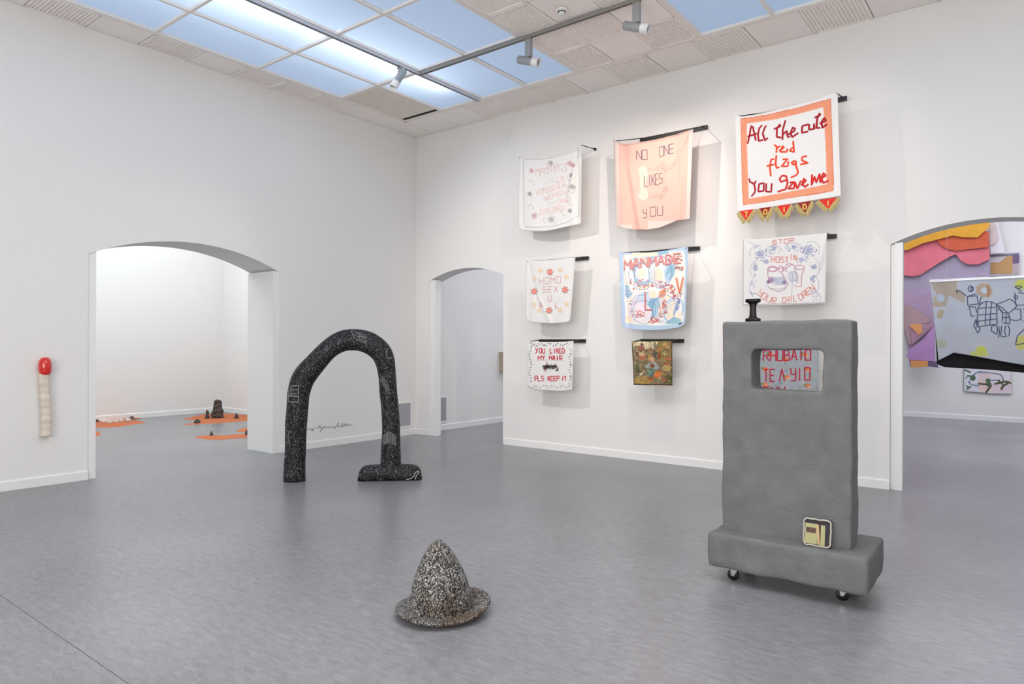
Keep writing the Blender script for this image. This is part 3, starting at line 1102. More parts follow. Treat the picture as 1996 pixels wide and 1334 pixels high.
# ---------------------------------------------------------------- hanging textiles
class Cloth:
    """A cloth hanging on the upright plane y = y0; edges read off the photo."""

    def __init__(s, name, y0, top, bot, folds=(), nx=60, nz=60, m=None, parent=None, paint=None, ripple=0.0, part='cloth', thick=0.003):
        s.y0, s.folds, s.ripple = y0, folds, ripple
        T_, B_ = s.res(top, nx), s.res(bot, nx)
        v = np.linspace(0, 1, nz + 1)[:, None, None]
        px = T_[None] * (1 - v) + B_[None] * v
        s.px = px.reshape(-1, 2)
        W = np.array([at_y(a, b, y0) for a, b in s.px])
        s.W0 = W[:1]
        W[:, 1] += s.disp(W[:, 0], W[:, 2], s.px[:, 0], s.px[:, 1])
        W2 = W.copy()
        W2[:, 1] += thick
        nn = len(W)
        V = np.vstack([W, W2])
        F = []
        q = nx + 1
        idx = np.arange(nz)[:, None] * q + np.arange(nx)[None]
        idx = idx.ravel()
        F += np.stack([idx, idx + q, idx + q + 1, idx + 1], 1).tolist()
        F += (np.stack([idx, idx + 1, idx + q + 1, idx + q], 1) + nn).tolist()
        ring = list(range(nx)) + [k * q + nx for k in range(nz)] + [nz * q + k for k in range(nx, 0, -1)] + [k * q for k in range(nz, 0, -1)]
        for a, b in zip(ring, ring[1:] + ring[:1]):
            F.append((a, b, b + nn, a + nn))
        cols = None
        if paint is not None:
            c = paint(s.px[:, 0], s.px[:, 1])
            cols = np.ones((nn * 2, 4))
            cols[:nn, :3] = c
            cols[nn:, :3] = c
        off = np.array(parent.location) if parent else np.zeros(3)
        s.off = off
        s.parent = parent
        s.obj = mk(part, V - off, F, m, parent, True, cols=cols)

    @staticmethod
    def res(P, n):
        P = np.array(P, float)
        d_ = np.r_[0, np.cumsum(np.hypot(*np.diff(P, axis=0).T))]
        t_ = np.linspace(0, d_[-1], n + 1)
        if len(P) > 3:        # smooth
            t_c = t_
            return np.stack([np.interp(t_c, d_, P[:, 0]), np.interp(t_c, d_, P[:, 1])], 1)
        return np.stack([np.interp(t_, d_, P[:, 0]), np.interp(t_, d_, P[:, 1])], 1)

    def disp(s, x, z, px, py):
        r = np.zeros_like(x)
        for (ax, ay, bx, by, amp, wd) in s.folds:
            dx, dy = bx - ax, by - ay
            Ln = math.hypot(dx, dy)
            t_ = ((px - ax) * dx + (py - ay) * dy) / Ln ** 2
            dist = ((px - ax) * -dy + (py - ay) * dx) / Ln
            env = np.clip(np.minimum(t_ * 5 + 1, (1 - t_) * 5 + 1), 0, 1)
            r += amp * np.exp(-(dist / wd) ** 2) * env
        if s.ripple:
            r += s.ripple * (vnoise(px + 900, py + 300, 26, 5) - 0.5) * 2
        return r

    def pt(s, px, py, off=0.0):
        p = at_y(px, py, s.y0)
        d_ = s.disp(np.array([p[0]]), np.array([p[2]]), np.array([px]), np.array([py]))[0]
        return np.array([p[0], p[1] + d_ - off, p[2]]) - s.off

    def strokes(s, name, S_, width, m, parent=None, off=0.0015, zoom=None, label=None):
        """Raised stitched lines; width in metres. Letters become one part each."""
        if name == 'lettering':
            if zoom:
                S_ = [[(zoom[0] + a / zoom[2], zoom[1] + b / zoom[2]) for a, b in q] for q in S_]
            den = []
            for q in S_:
                d_ = []
                for k in range(len(q) - 1):
                    dd = max(1, int(math.dist(q[k], q[k + 1]) / 0.8))
                    d_ += [(q[k][0] + (q[k + 1][0] - q[k][0]) * i / dd, q[k][1] + (q[k + 1][1] - q[k][1]) * i / dd) for i in range(dd)]
                den.append(np.array(d_ + [q[-1]]))
            g = list(range(len(S_)))
            for i in range(len(S_)):
                for j in range(i):
                    if np.min(np.hypot(den[i][:, None, 0] - den[j][None, :, 0], den[i][:, None, 1] - den[j][None, :, 1])) < 1.1:
                        gi, gj = g[i], g[j]
                        g = [gj if v == gi else v for v in g]
            for gi in sorted(set(g)):
                o = s.strokes('letter', [S_[i] for i in range(len(S_)) if g[i] == gi], width, m, parent, off)
            return o
        V, F = [], []
        for st_ in S_:
            if zoom:
                st_ = [(zoom[0] + a / zoom[2], zoom[1] + b / zoom[2]) for a, b in st_]
            Q = []
            for k in range(len(st_) - 1):
                dd = max(1, int(math.dist(st_[k], st_[k + 1]) / 2.5))
                for q in range(dd):
                    f_ = q / dd
                    Q.append((st_[k][0] * (1 - f_) + st_[k + 1][0] * f_, st_[k][1] * (1 - f_) + st_[k + 1][1] * f_))
            Q.append(st_[-1])
            P = [s.pt(a, b, off) for a, b in Q]
            n0 = len(V)
            for i, p in enumerate(P):
                a, b = P[max(i - 1, 0)], P[min(i + 1, len(P) - 1)]
                d_ = np.array([b[0] - a[0], 0, b[2] - a[2]])
                ln = np.linalg.norm(d_) or 1
                pr = np.array([-d_[2], 0, d_[0]]) / ln * width / 2
                V += [p - pr, p + np.array([0, -width * 0.3 - 0.0005, 0]), p + pr]
                if i:
                    b0 = n0 + 3 * (i - 1)
                    F += [(b0, b0 + 1, b0 + 4, b0 + 3), (b0 + 1, b0 + 2, b0 + 5, b0 + 4)]
        o = mk(name, V, F, m, parent or s.parent)
        if label:
            o['label'] = label
        if name in ('leaf_stitch', 'border_sprig', 'border_berry', 'lace_edge', 'cross_stitch', 'vine_embroidery', 'green_leaf', 'hem_stitch'):
            o['kind'] = 'stuff'
        return o


zt = lambda S_, Z: [[(Z[0] + a / Z[2], Z[1] + b / Z[2]) for a, b in s_] for s_ in S_]
FONT = {
    'A': [[(0, 1), (.45, 0), (.55, 0), (1, 1)], [(.2, .62), (.8, .62)]], 'B': [[(0, 0), (0, 1), (.7, 1), (1, .8), (.9, .55), (.6, .48), (0, .48)], [(.6, .48), (.85, .3), (.7, 0), (0, 0)]],
    'C': [[(1, .12), (.6, 0), (.2, .1), (0, .5), (.2, .9), (.6, 1), (1, .88)]], 'D': [[(0, 0), (0, 1), (.6, .95), (1, .65), (1, .35), (.6, .04), (0, 0)]],
    'E': [[(1, 0), (0, 0), (0, 1), (1, 1)], [(0, .5), (.8, .5)]], 'F': [[(1, 0), (0, 0), (0, 1)], [(0, .48), (.75, .48)]],
    'G': [[(1, .1), (.5, 0), (0, .3), (0, .8), (.5, 1), (1, .85), (1, .55), (.6, .55)]],
    'H': [[(0, 0), (0, 1)], [(1, 0), (1, 1)], [(0, .5), (1, .5)]], 'I': [[(.5, 0), (.5, 1)]], 'K': [[(0, 0), (0, 1)], [(1, 0), (0, .55)], [(.3, .45), (1, 1)]],
    'L': [[(0, 0), (0, 1), (1, 1)]], 'M': [[(0, 1), (0, 0), (.5, .6), (1, 0), (1, 1)]], 'N': [[(0, 1), (0, 0), (1, 1), (1, 0)]],
    'O': [[(0, 0), (1, 0), (1, 1), (0, 1), (0, 0)]], 'P': [[(0, 1), (0, 0), (1, 0), (1, .5), (0, .5)]], 'Q': [[(0, 0), (1, 0), (1, 1), (0, 1), (0, 0)], [(.6, .7), (1.1, 1.1)]],
    'R': [[(0, 1), (0, 0), (1, 0), (1, .48), (0, .48)], [(.4, .48), (1, 1)]], 'S': [[(1, .06), (.1, .06), (0, .45), (1, .52), (1, .95), (0, .97)]],
    'T': [[(0, 0), (1, 0)], [(.5, 0), (.5, 1)]], 'U': [[(0, 0), (0, 1), (1, 1), (1, 0)]], 'V': [[(0, 0), (.5, 1), (1, 0)]], 'W': [[(0, 0), (.25, 1), (.5, .3), (.75, 1), (1, 0)]],
    'X': [[(0, 0), (1, 1)], [(1, 0), (0, 1)]], 'Y': [[(0, 0), (.1, .5), (1, .5)], [(1, 0), (1, 1), (0, 1)]], 'o': [[(.5, 0), (.95, .2), (.95, .8), (.5, 1), (.05, .8), (.05, .2), (.5, 0)]],
    'y': [[(0, 0), (.5, .5), (1, 0)], [(.6, .45), (.2, 1)]], 'l': [[(0, 1), (.5, 0), (1, 1)]], 'q': [[(.4, 0), (.55, .15), (.4, .3)]], ' ': []}


def text(s_, x0, y0, x1, y1, h, gap=0.35):
    """Stroke letters from (x0, y0) to (x1, y1) along their baseline, h pixels tall."""
    n = len(s_)
    wdt = (x1 - x0) / (n + (n - 1) * gap)
    out = []
    for i, ch in enumerate(s_):
        ox = x0 + i * wdt * (1 + gap)
        for st_ in FONT[ch]:
            ww = wdt * (0.3 if ch == 'I' else 1)
            out.append([(ox + (wdt - ww) / 2 + a * ww, y0 + (y1 - y0) * ((ox + a * wdt - x0) / max(1e-6, x1 - x0)) - h + b * h) for a, b in st_])
    return out


def circle(cx, cy, rx, ry=None, n=14, a0=0, a1=360):
    ry = ry or rx
    return [(cx + rx * math.cos(math.radians(a0 + (a1 - a0) * k / n)), cy + ry * math.sin(math.radians(a0 + (a1 - a0) * k / n))) for k in range(n + 1)]


def flower(cx, cy, r_, petals=5, rot=0.0):
    out = []
    for k in range(petals):
        a = rot + 2 * math.pi * k / petals
        out.append(circle(cx + r_ * 0.6 * math.cos(a), cy + r_ * 0.6 * math.sin(a), r_ * 0.42, n=7))
    return out


def flowers(cl, name, L_, width, m, zoom=None, label=None):
    """Each flower of a cloth is a part of its own; L_ holds (x, y, r[, petals])."""
    for q in L_:
        st_ = flower(q[0], q[1], q[2], int(q[3]) if len(q) > 3 else 5) + [circle(q[0], q[1], q[2] * 0.3, n=6)]
        cl.strokes(name, zt(st_, zoom) if zoom else st_, width, m)


def inpoly(x, y, P):
    r = np.zeros(len(x), bool)
    n = len(P)
    for i in range(n):
        (x1, y1), (x2, y2) = P[i], P[(i + 1) % n]
        if y1 == y2:
            continue
        c = ((y1 > y) != (y2 > y)) & (x < (x2 - x1) * (y - y1) / (y2 - y1) + x1)
        r ^= c
    return r


class Paint:
    """Flat print described as shapes in photo coordinates, stored as mesh colours."""

    def __init__(s, base, zoom=None, blotch=0.0):
        s.ops, s.base, s.z, s.blotch = [], base, zoom, blotch

    def poly(s, P, c):
        s.ops.append(('p', P, c))
        return s

    def ell(s, cx, cy, rx, ry, c, rot=0, ring=None):
        s.ops.append(('e', (cx, cy, rx, ry, rot, ring), c))
        return s

    def line(s, P, wd, c):
        s.ops.append(('l', (P, wd), c))
        return s

    def __call__(s, px, py):
        x, y = (px - s.z[0]) * s.z[2] if s.z else px, (py - s.z[1]) * s.z[2] if s.z else py
        out = np.tile(lin(s.base), (len(px), 1))
        for k, a, c in s.ops:
            if k == 'p':
                mk_ = inpoly(x, y, a)
            elif k == 'e':
                cx, cy, rx, ry, rot, ring = a
                cr, sr = math.cos(math.radians(rot)), math.sin(math.radians(rot))
                u, v = (x - cx) * cr + (y - cy) * sr, -(x - cx) * sr + (y - cy) * cr
                d_ = (u / rx) ** 2 + (v / ry) ** 2
                mk_ = (d_ < 1) if ring is None else ((d_ < 1) & (d_ > ring ** 2))
            else:
                P, wd = a
                mk_ = np.zeros(len(x), bool)
                for (x1, y1), (x2, y2) in zip(P, P[1:]):
                    L2 = (x2 - x1) ** 2 + (y2 - y1) ** 2 or 1
                    t_ = np.clip(((x - x1) * (x2 - x1) + (y - y1) * (y2 - y1)) / L2, 0, 1)
                    mk_ |= np.hypot(x - x1 - t_ * (x2 - x1), y - y1 - t_ * (y2 - y1)) < wd / 2
            out[mk_] = lin(c)
        if s.blotch:
            nz_ = vnoise(px, py, 2.2, 3) * 0.6 + vnoise(px, py, 6, 9) * 0.4
            out *= (1 + s.blotch * (nz_ - 0.5) * 2)[:, None]
        return np.clip(out, 0, 1)


cot = mat('white_cotton', L(238, 236, 233), 0.9, bump=0.15, bscale=250, spec=0.2, trans=0.12)
blackbar = mat('black_anodised_bar', L(28, 27, 28), 0.45)


def hangbar(x0, x1, z, tips, label):
    t = thing('hanging_bar', ((x0 + x1) / 2, YB, z), label, 'bar', 'black wall bars behind the textiles')
    hx = (x1 - x0) / 2
    MB().box(-hx, hx, -0.03, -0.0008, -0.022, 0.022).build('bar', blackbar, t)
    for (tx, ty, tz, wx) in tips:
        w0 = Vector((wx - t.location.x, -0.03, 0.018))
        MB().tube([w0, Vector((tx - t.location.x, ty - YB, tz - z))], 0.0055, 8).build('strut', blackbar, t, True)
    return t


D = YB - 0.30
thr = lambda n_, c, r_=0.8: mat(n_, L(*c), r_)


def banner(name, label, anchor_px, part_fn):
    p = at_y(anchor_px[0], anchor_px[1], D)
    return thing(name, (float(p[0]), float(D), float(p[2])), label, 'banner')


# 1 --- white cloth with floral wreath, top left
t = banner('embroidered_banner', 'white cloth with faint red writing inside a wreath, top left of the wall', (1072, 304), None)
b1 = Cloth('b1', D, [(1011, 306), (1030, 308.5), (1050, 308), (1075, 304), (1095, 299), (1112, 294), (1126, 288.5), (1134, 279)],
           [(1011, 445), (1019, 449), (1045, 451), (1062, 450.5), (1084, 447), (1105, 442), (1120, 439), (1132, 436)],
           [(1134, 281, 1112, 375, -0.035, 5), (1126, 292, 1124, 420, 0.03, 5), (1014, 310, 1022, 440, 0.012, 6), (1060, 320, 1066, 450, 0.01, 12)], 70, 70, cot, t, ripple=0.004)
Z1 = (1020, 300, 10.26)
b1.strokes('border_line', [[(1020, 312), (1020, 436), (1024, 443), (1050, 443), (1078, 441), (1104, 434), (1124, 422), (1127, 400), (1128, 320)], [(1020, 311), (1050, 311), (1078, 307), (1100, 301), (1126, 293)]], 0.0045, thr('grey_thread', (176, 168, 166)))
pink = thr('faint_red_thread', (236, 190, 182))
b1.strokes('lettering', text('PROTECT', 1044, 342, 1105, 330, 11) + text('US', 1086, 356, 1100, 353, 10) + text('HOMOSEXUAL', 1046, 381, 1108, 364, 10) + text('WOMEN', 1062, 391, 1104, 379, 9)
           + text('AND', 1090, 399, 1112, 394, 10) + text('CHILDREN', 1052, 419, 1100, 411, 11), 0.006, pink)
vine = []
for k in range(14):
    a = 2 * math.pi * k / 14
    cx, cy = 1073 + 42 * math.cos(a), 376 + 54 * math.sin(a) - 0.12 * 42 * math.cos(a)
    vine.append([(cx + 6 * math.cos(a + q), cy + 6 * math.sin(a + q * 1.3)) for q in (0, .9, 1.8, 2.7, 3.4)])
b1.strokes('vine_embroidery', vine, 0.004, thr('sage_thread', (182, 176, 168)))
flowers(b1, 'red_flower', [(1036, 333, 4), (1111, 319, 5), (1041, 421, 5.5), (1118, 323, 4)], 0.006, thr('rose_thread', (202, 132, 140)))
flowers(b1, 'grey_flower', [(1073, 318, 5), (1073, 428, 5.5), (1111, 411, 4), (1033, 378, 4), (1117, 365, 4.5), (1114, 342, 4)], 0.0055, thr('mauve_thread', (140, 128, 138)))
b1.strokes('inner_wreath', [circle(1075, 373, 18, 24, 20, 30, 160), circle(1075, 378, 18, 26, 20, 200, 340)], 0.004, thr('pale_green_thread', (202, 206, 196)))

# 2 --- pink cloth
t = banner('embroidered_banner', 'peach pink cloth embroidered NO ONE LIKES YOU with lace edges', (1277, 272), None)


def pink_paint(px, py):
    out = np.tile(lin((232, 184, 170)), (len(px), 1))
    lx = np.interp(py, [272, 442], [1197, 1201])
    rx_ = np.interp(py, [252, 427], [1351, 1343])
    lace = (px < lx + 9) | (px > rx_ - 7) | ((py > 431) & (px > 1262)) | ((py > 438) & (px < 1230))
    g_ = ((px * 0.7).astype(int) + (py * 0.7).astype(int)) % 2
    out[lace] = lin((232, 214, 204))
    out[lace & (g_ == 0)] = lin((214, 198, 190))
    mot = inpoly(px, py, [(1243, 330), (1254, 322), (1262, 330), (1262, 345), (1256, 360), (1262, 374), (1262, 386), (1254, 392), (1243, 384), (1248, 372), (1246, 340)])
    out[mot] = lin((238, 206, 192))
    return out


b2 = Cloth('b2', D, [(1197, 272.6), (1206, 277), (1214, 281), (1238, 278.5), (1258, 275.5), (1277, 272), (1297, 267.5), (1316, 262), (1334, 257), (1351, 252)],
           [(1201, 442), (1212, 444.5), (1226, 447), (1244, 448), (1262, 448), (1285, 444), (1303, 437), (1320, 430), (1333, 428), (1344, 427)],
           [(1316, 262, 1332, 440, 0.02, 9), (1340, 262, 1310, 320, -0.02, 5), (1214, 281, 1236, 447, 0.022, 8), (1201, 280, 1212, 440, -0.02, 6), (1226, 330, 1250, 447, -0.015, 6), (1275, 290, 1285, 445, 0.01, 16), (1326, 300, 1324, 430, -0.02, 5)], 110, 120,
           mat('peach_cotton', (1, 1, 1, 1), 0.9, attr=True, trans=0.12), t, pink_paint, 0.004)
Z2 = (1180, 220, 5.132)
b2.strokes('lettering', zt(text('NO', 312, 470, 418, 468, 95, 0.15) + text('ONE', 538, 440, 682, 400, 95, 0.12) + text('LIKES', 388, 742, 568, 708, 110, 0.14) + text('Y', 378, 1052, 412, 1048, 86) + text('OU', 448, 1038, 572, 1022, 92, 0.35), Z2), 0.0085, thr('violet_grey_thread', (124, 98, 116)))
arr = []
for (a0, b0, a1, b1_) in [(410, 560, 545, 540), (410, 578, 545, 560), (425, 855, 550, 835), (425, 835, 550, 815)]:
    arr.append([(a0, b0), (a1, b1_)])
for (a, b) in [(545, 520), (575, 510), (575, 545), (610, 560), (600, 590), (575, 565), (590, 780), (610, 770), (575, 800), (560, 830), (600, 750), (550, 850)]:
    arr.append([(a - 14, b - 10), (a + 14, b - 14), (a + 14, b + 12), (a - 14, b + 14), (a - 14, b - 10)])
arr += [[(600, 600), (602, 740)], [(580, 620), (583, 735)], [(630, 560), (655, 558)], [(615, 765), (645, 762)]]
b2.strokes('cross_stitch', zt(arr, Z2), 0.0045, thr('taupe_thread', (196, 168, 160)))
top = [(1197 + (1351 - 1197) * k / 60) for k in range(61)]
ty = Cloth.res([(1197, 272.6), (1206, 277), (1214, 281), (1238, 278.5), (1258, 275.5), (1277, 272), (1297, 267.5), (1316, 262), (1334, 257), (1351, 252)], 60)
b2.strokes('lace_edge', [[(q[0], q[1] + 3.2), (q[0] + 1.3, q[1] + 0.6)] for q in ty[::1]], 0.005, thr('dark_lace_thread', (120, 108, 108)))

# 3 --- red flags banner
t = banner('embroidered_banner', 'white banner reading All the cute red flags you gave me, orange border', (1530, 202), None)
Z3 = (1430, 170, 4.765)


def b3_paint(px, py):
    x, y = (px - Z3[0]) * Z3[2], (py - Z3[1]) * Z3[2]
    out = np.tile(lin((240, 238, 235)), (len(px), 1))
    outer = [(62, 292), (180, 275), (330, 248), (480, 215), (640, 178), (780, 138), (905, 105), (912, 330), (920, 620), (930, 965), (700, 1005), (500, 1035), (300, 1068), (84, 1098), (75, 800), (66, 520)]
    inner = [(118, 335), (400, 290), (600, 245), (835, 182), (850, 400), (862, 650), (868, 905), (650, 950), (400, 995), (135, 1040), (128, 800), (120, 560)]
    a, b = inpoly(x, y, outer), inpoly(x, y, inner)
    bd = a & ~b
    out[bd] = lin((246, 166, 130))
    dots = (((x + y * 0.1) % 16 < 7) & ((y - x * 0.1) % 16 < 7))
    out[bd & dots] = lin((226, 122, 88))
    # scalloped inner edge
    q = 9 * np.abs(((x + y) % 22) / 11 - 1)
    inner2 = inpoly(x + 0 * q, y - q * 0.9, inner) & inpoly(x - q * 0.9, y, inner) & inpoly(x + q * 0.9, y, inner) & inpoly(x, y + q * .9, inner)
    out[b & ~inner2] = lin((246, 160, 124))
    ed = bd & ~(inpoly(x + 5, y, outer) & inpoly(x - 5, y, outer) & inpoly(x, y + 5, outer) & inpoly(x, y - 5, outer))
    out[ed] = lin((214, 110, 80))
    return out


b3 = Cloth('b3', D, [(1433, 225), (1450, 228), (1475, 222.5), (1500, 217), (1530, 210), (1560, 202.5), (1590, 194), (1615, 185), (1632, 179.5)],
           [(1437, 411.5), (1460, 409.5), (1480, 407), (1510, 402), (1540, 397.5), (1570, 393), (1600, 388), (1620, 385), (1639, 381.5)],
           [(1632, 182, 1622, 380, 0.008, 6), (1500, 215, 1505, 400, 0.008, 40)], 210, 210, mat('banner_cotton', (1, 1, 1, 1), 0.85, attr=True, trans=0.08), t, b3_paint, 0.002)
crim, red, ored = thr('crimson_thread', (176, 18, 38)), thr('scarlet_thread', (218, 42, 36)), thr('vermilion_thread', (240, 78, 40))
b3.strokes('lettering', [[(130, 525), (150, 430), (160, 360), (178, 372), (205, 495)], [(128, 460), (215, 430)], [(262, 352), (236, 380), (224, 440), (232, 500), (272, 488)], [(300, 355), (282, 385), (268, 430), (290, 495), (316, 468)],
                         [(430, 340), (400, 380), (398, 460), (440, 468)], [(372, 388), (440, 358)], [(480, 308), (455, 395), (452, 488)], [(456, 440), (492, 405), (498, 450), (505, 465), (525, 455)],
                         [(505, 440), (560, 410), (572, 385), (548, 375), (528, 425), (545, 465), (600, 425)],
                         [(700, 345), (638, 362), (634, 425), (692, 412)], [(702, 345), (700, 395), (748, 388), (745, 338), (752, 390)], [(800, 240), (775, 300), (770, 378), (805, 380)], [(752, 285), (812, 255)],
                         [(800, 340), (858, 312), (842, 285), (815, 325), (825, 378), (868, 345)]], 0.019, crim, zoom=Z3, label='crimson first line, All the cute')
b3.strokes('lettering', [[(375, 535), (400, 552), (395, 608)], [(396, 570), (430, 545)], [(420, 590), (468, 560), (450, 545), (434, 600), (492, 600), (500, 570)], [(552, 500), (558, 560), (562, 606)], [(560, 602), (518, 590), (548, 560)],
                         [(375, 665), (345, 672), (334, 740), (343, 825)], [(305, 732), (378, 716)], [(396, 632), (388, 700), (396, 750), (425, 742)], [(455, 670), (502, 668), (442, 735), (502, 735), (508, 690)],
                         [(575, 680), (535, 700), (560, 722), (582, 688), (576, 722), (600, 790), (580, 818), (530, 840)], [(682, 640), (636, 650), (634, 680), (690, 705), (618, 718)]], 0.018, ored, zoom=Z3, label='orange red middle lines, red flags')
b3.strokes('lettering', [[(143, 850), (152, 882), (172, 888), (190, 905)], [(206, 868), (190, 905), (200, 950), (190, 985), (164, 1014)], [(235, 898), (278, 890), (278, 962), (226, 970), (235, 898)], [(300, 892), (298, 968), (346, 972), (352, 892)]], 0.018, crim, zoom=Z3)
b3.strokes('lettering', [[(490, 826), (450, 820), (424, 852), (440, 880), (488, 862)], [(488, 828), (500, 890), (482, 948), (408, 970)], [(520, 888), (562, 880), (502, 942), (560, 942), (568, 890)], [(568, 880), (592, 945), (625, 868)], [(625, 915), (672, 870), (650, 850), (638, 900), (665, 928), (694, 900)],
                         [(728, 812), (724, 912), (750, 830), (768, 888), (798, 804), (806, 888)], [(800, 858), (856, 822), (832, 798), (814, 850), (832, 890), (882, 868)]], 0.019, red, zoom=Z3)
gold = thr('gold_thread', (214, 178, 92))
fringe_m = thr('olive_gold_fringe', (186, 166, 108))
for (a, b, c, col, ch, tilt) in [((30, 1150), (216, 1124), (112, 1262), (222, 44, 34), 'T', 0), ((218, 1124), (375, 1100), (292, 1240), (150, 24, 28), 'o', 0), ((378, 1100), (560, 1080), (470, 1220), (224, 40, 34), 'I', 0),
                                 ((565, 1078), (748, 1046), (668, 1196), (146, 26, 26), 'D', 0), ((756, 1046), (1000, 1015), (880, 1155), (222, 42, 34), 'I', 0)]:
    q3 = lambda u, v, o_: at_y(Z3[0] + u / Z3[2], Z3[1] + v / Z3[2], D - o_) - np.array(t.location)
    cx_, cy_ = (a[0] + b[0] + c[0]) / 3, (a[1] + b[1] + c[1]) / 3
    sh = lambda p: (cx_ + (p[0] - cx_) * 0.72, a[1] + (b[1] - a[1]) * 0.5 + 2 + (p[1] - (a[1] + b[1]) / 2) * 0.78 + 4)
    A_, B_, C_ = sh(a), sh(b), sh(c)
    P_ = [q3(*A_, 0), q3(*B_, 0), q3(*C_, 0)]
    V = P_ + [p + np.array([0, 0.004, 0]) for p in P_]
    pn = mk('pennant', V, [(0, 1, 2), (5, 4, 3), (0, 3, 4, 1), (1, 4, 5, 2), (2, 5, 3, 0)], thr('pennant_%d' % col[0], col), t)
    pn['label'] = ('dark red' if col[0] < 200 else 'bright red') + ' pennant with the letter ' + ch.upper()
    # fringe strands along the two lower sides
    fm = MB()
    for (p, q) in ((A_, C_), (C_, B_)):
        for k in range(16):
            f_ = (k + 0.5) / 16
            x_, y_ = p[0] + (q[0] - p[0]) * f_, p[1] + (q[1] - p[1]) * f_
            sx_ = -1 if p is A_ else 1
            e_ = (x_ + sx_ * 24 + R.uniform(-6, 6), y_ + 34 + R.uniform(-8, 6))
            fm.tube([q3(x_, y_, -0.002), q3((x_ + e_[0]) / 2 + sx_ * 4, (y_ + e_[1]) / 2, 0.004), q3(*e_, 0.001)], 0.0065, 4)
    fm.build('fringe', fringe_m, pn)
    cx_, cy_ = (A_[0] + B_[0] + C_[0]) / 3, (A_[1] + B_[1] + C_[1]) / 3
    lm = MB()
    for s_ in FONT[ch]:
        lm.tube([q3(cx_ - 15 + 30 * u, cy_ - 14 + 48 * v, 0.006) for u, v in s_], 0.0075, 6)
    lm.build('letter', mat('gold_letter', L(236, 196, 96), 0.6), pn)

# 4 --- white rounded cloth
t = banner('embroidered_banner', 'white cloth with four pink flowers reading HOMO SEX U A L', (1072, 508), None)
b4 = Cloth('b4', D, [(1026, 509), (1050, 508.5), (1072, 507), (1098, 504.5), (1121, 502)],
           [(1026, 620), (1029, 627), (1048, 629.5), (1072, 631), (1092, 630), (1107, 627.5), (1111, 622)],
           [(1030, 512, 1050, 600, 0.012, 4), (1050, 580, 1074, 630, -0.012, 4), (1116, 508, 1106, 620, 0.014, 5), (1030, 540, 1030, 625, 0.012, 4), (1090, 590, 1070, 630, 0.008, 4)], 60, 66, cot, t, ripple=0.003)
Z4 = (1020, 500, 9.53)
b4.strokes('lettering', zt(text('HOMO', 300, 525, 692, 495, 125, 0.5) + text('SEX', 358, 675, 640, 665, 112, 0.6) + text('U', 462, 835, 522, 835, 115) + text('A', 302, 960, 376, 958, 98) + text('L', 592, 960, 642, 955, 100), Z4), 0.008, thr('dusty_pink_thread', (212, 150, 152)))
for (cx, cy, bl) in [(495, 292, 0), (200, 650, 0), (775, 622, 1), (478, 1005, 1)]:
    flowers(b4, 'pink_flower', [(cx, cy, 40)], 0.022, thr('coral_thread', (236, 150, 140)), Z4)
    b4.strokes('green_leaf', zt([[(cx + 42 * math.cos(a), cy + 48 * math.sin(a)), (cx + 62 * math.cos(a), cy + 66 * math.sin(a))] for a in np.arange(0, 6.28, 0.9)], Z4), 0.014, thr('leaf_green_thread', (98, 122, 84)))
yel = []
for (cx, cy) in [(320, 265), (690, 250), (200, 415), (800, 380), (200, 900), (285, 1010), (690, 1000), (800, 885)]:
    yel.append((cx, cy, 42))
flowers(b4, 'yellow_flower', yel, 0.009, thr('pale_yellow_thread', (238, 212, 172)), Z4)

# 5 --- blue swirl scarf
t = banner('printed_scarf', 'blue and cream swirled scarf with faint red letters, middle of the wall', (1274, 490), None)
bl, lb, cr_, wh, og, rd, pk, nv = (150, 190, 214), (186, 208, 230), (246, 230, 206), (244, 242, 238), (232, 160, 124), (212, 96, 94), (222, 150, 160), (120, 132, 180)
P5 = Paint(lb, (1205, 480, 7.85), 0.05)
P5.poly([(60, 130), (600, 100), (1000, 70), (1020, 300), (1000, 1100), (980, 1190), (560, 1220), (110, 1180), (90, 700)], (240, 236, 228))
P5.poly([(215, 100), (600, 90), (600, 150), (215, 160)], cr_).poly([(600, 85), (760, 60), (780, 110), (600, 150)], bl)
P5.poly([(220, 180), (600, 150), (590, 240), (480, 260), (420, 200), (240, 220)], (140, 180, 214)).poly([(720, 140), (830, 110), (830, 150), (720, 180)], wh)
P5.poly([(100, 590), (190, 620), (200, 760), (140, 800), (100, 760)], bl).ell(370, 420, 210, 250, cr_).ell(370, 420, 170, 190, bl).ell(380, 410, 120, 130, wh).ell(360, 420, 60, 70, (250, 240, 214))
P5.ell(170, 430, 60, 160, wh, -12).ell(240, 640, 70, 90, wh, -30).poly([(160, 300), (240, 260), (250, 340), (180, 360)], og)
P5.ell(640, 400, 190, 260, (214, 226, 232)).ell(640, 400, 150, 220, wh).ell(600, 450, 80, 110, cr_).ell(790, 380, 80, 160, lb, 14).ell(800, 400, 60, 120, (146, 188, 208), 14).ell(770, 470, 24, 70, lb, 20)
P5.ell(400, 880, 150, 190, lb, 20).ell(360, 870, 110, 160, (206, 220, 238), 20).poly([(380, 990), (500, 800), (620, 790), (640, 900), (590, 1040), (520, 1120), (400, 1100)], (136, 182, 206))
P5.poly([(630, 690), (700, 650), (730, 740), (690, 800), (610, 800)], og).ell(770, 950, 130, 180, cr_, 10).ell(840, 980, 150, 210, lb, 20, 0.8).ell(560, 640, 80, 90, wh).ell(520, 740, 60, 60, cr_)
P5.poly([(700, 1190), (860, 1080), (960, 1120), (930, 1190)], (150, 196, 208)).ell(330, 1010, 180, 150, (238, 226, 232), 20).ell(330, 1080, 60, 40, wh)
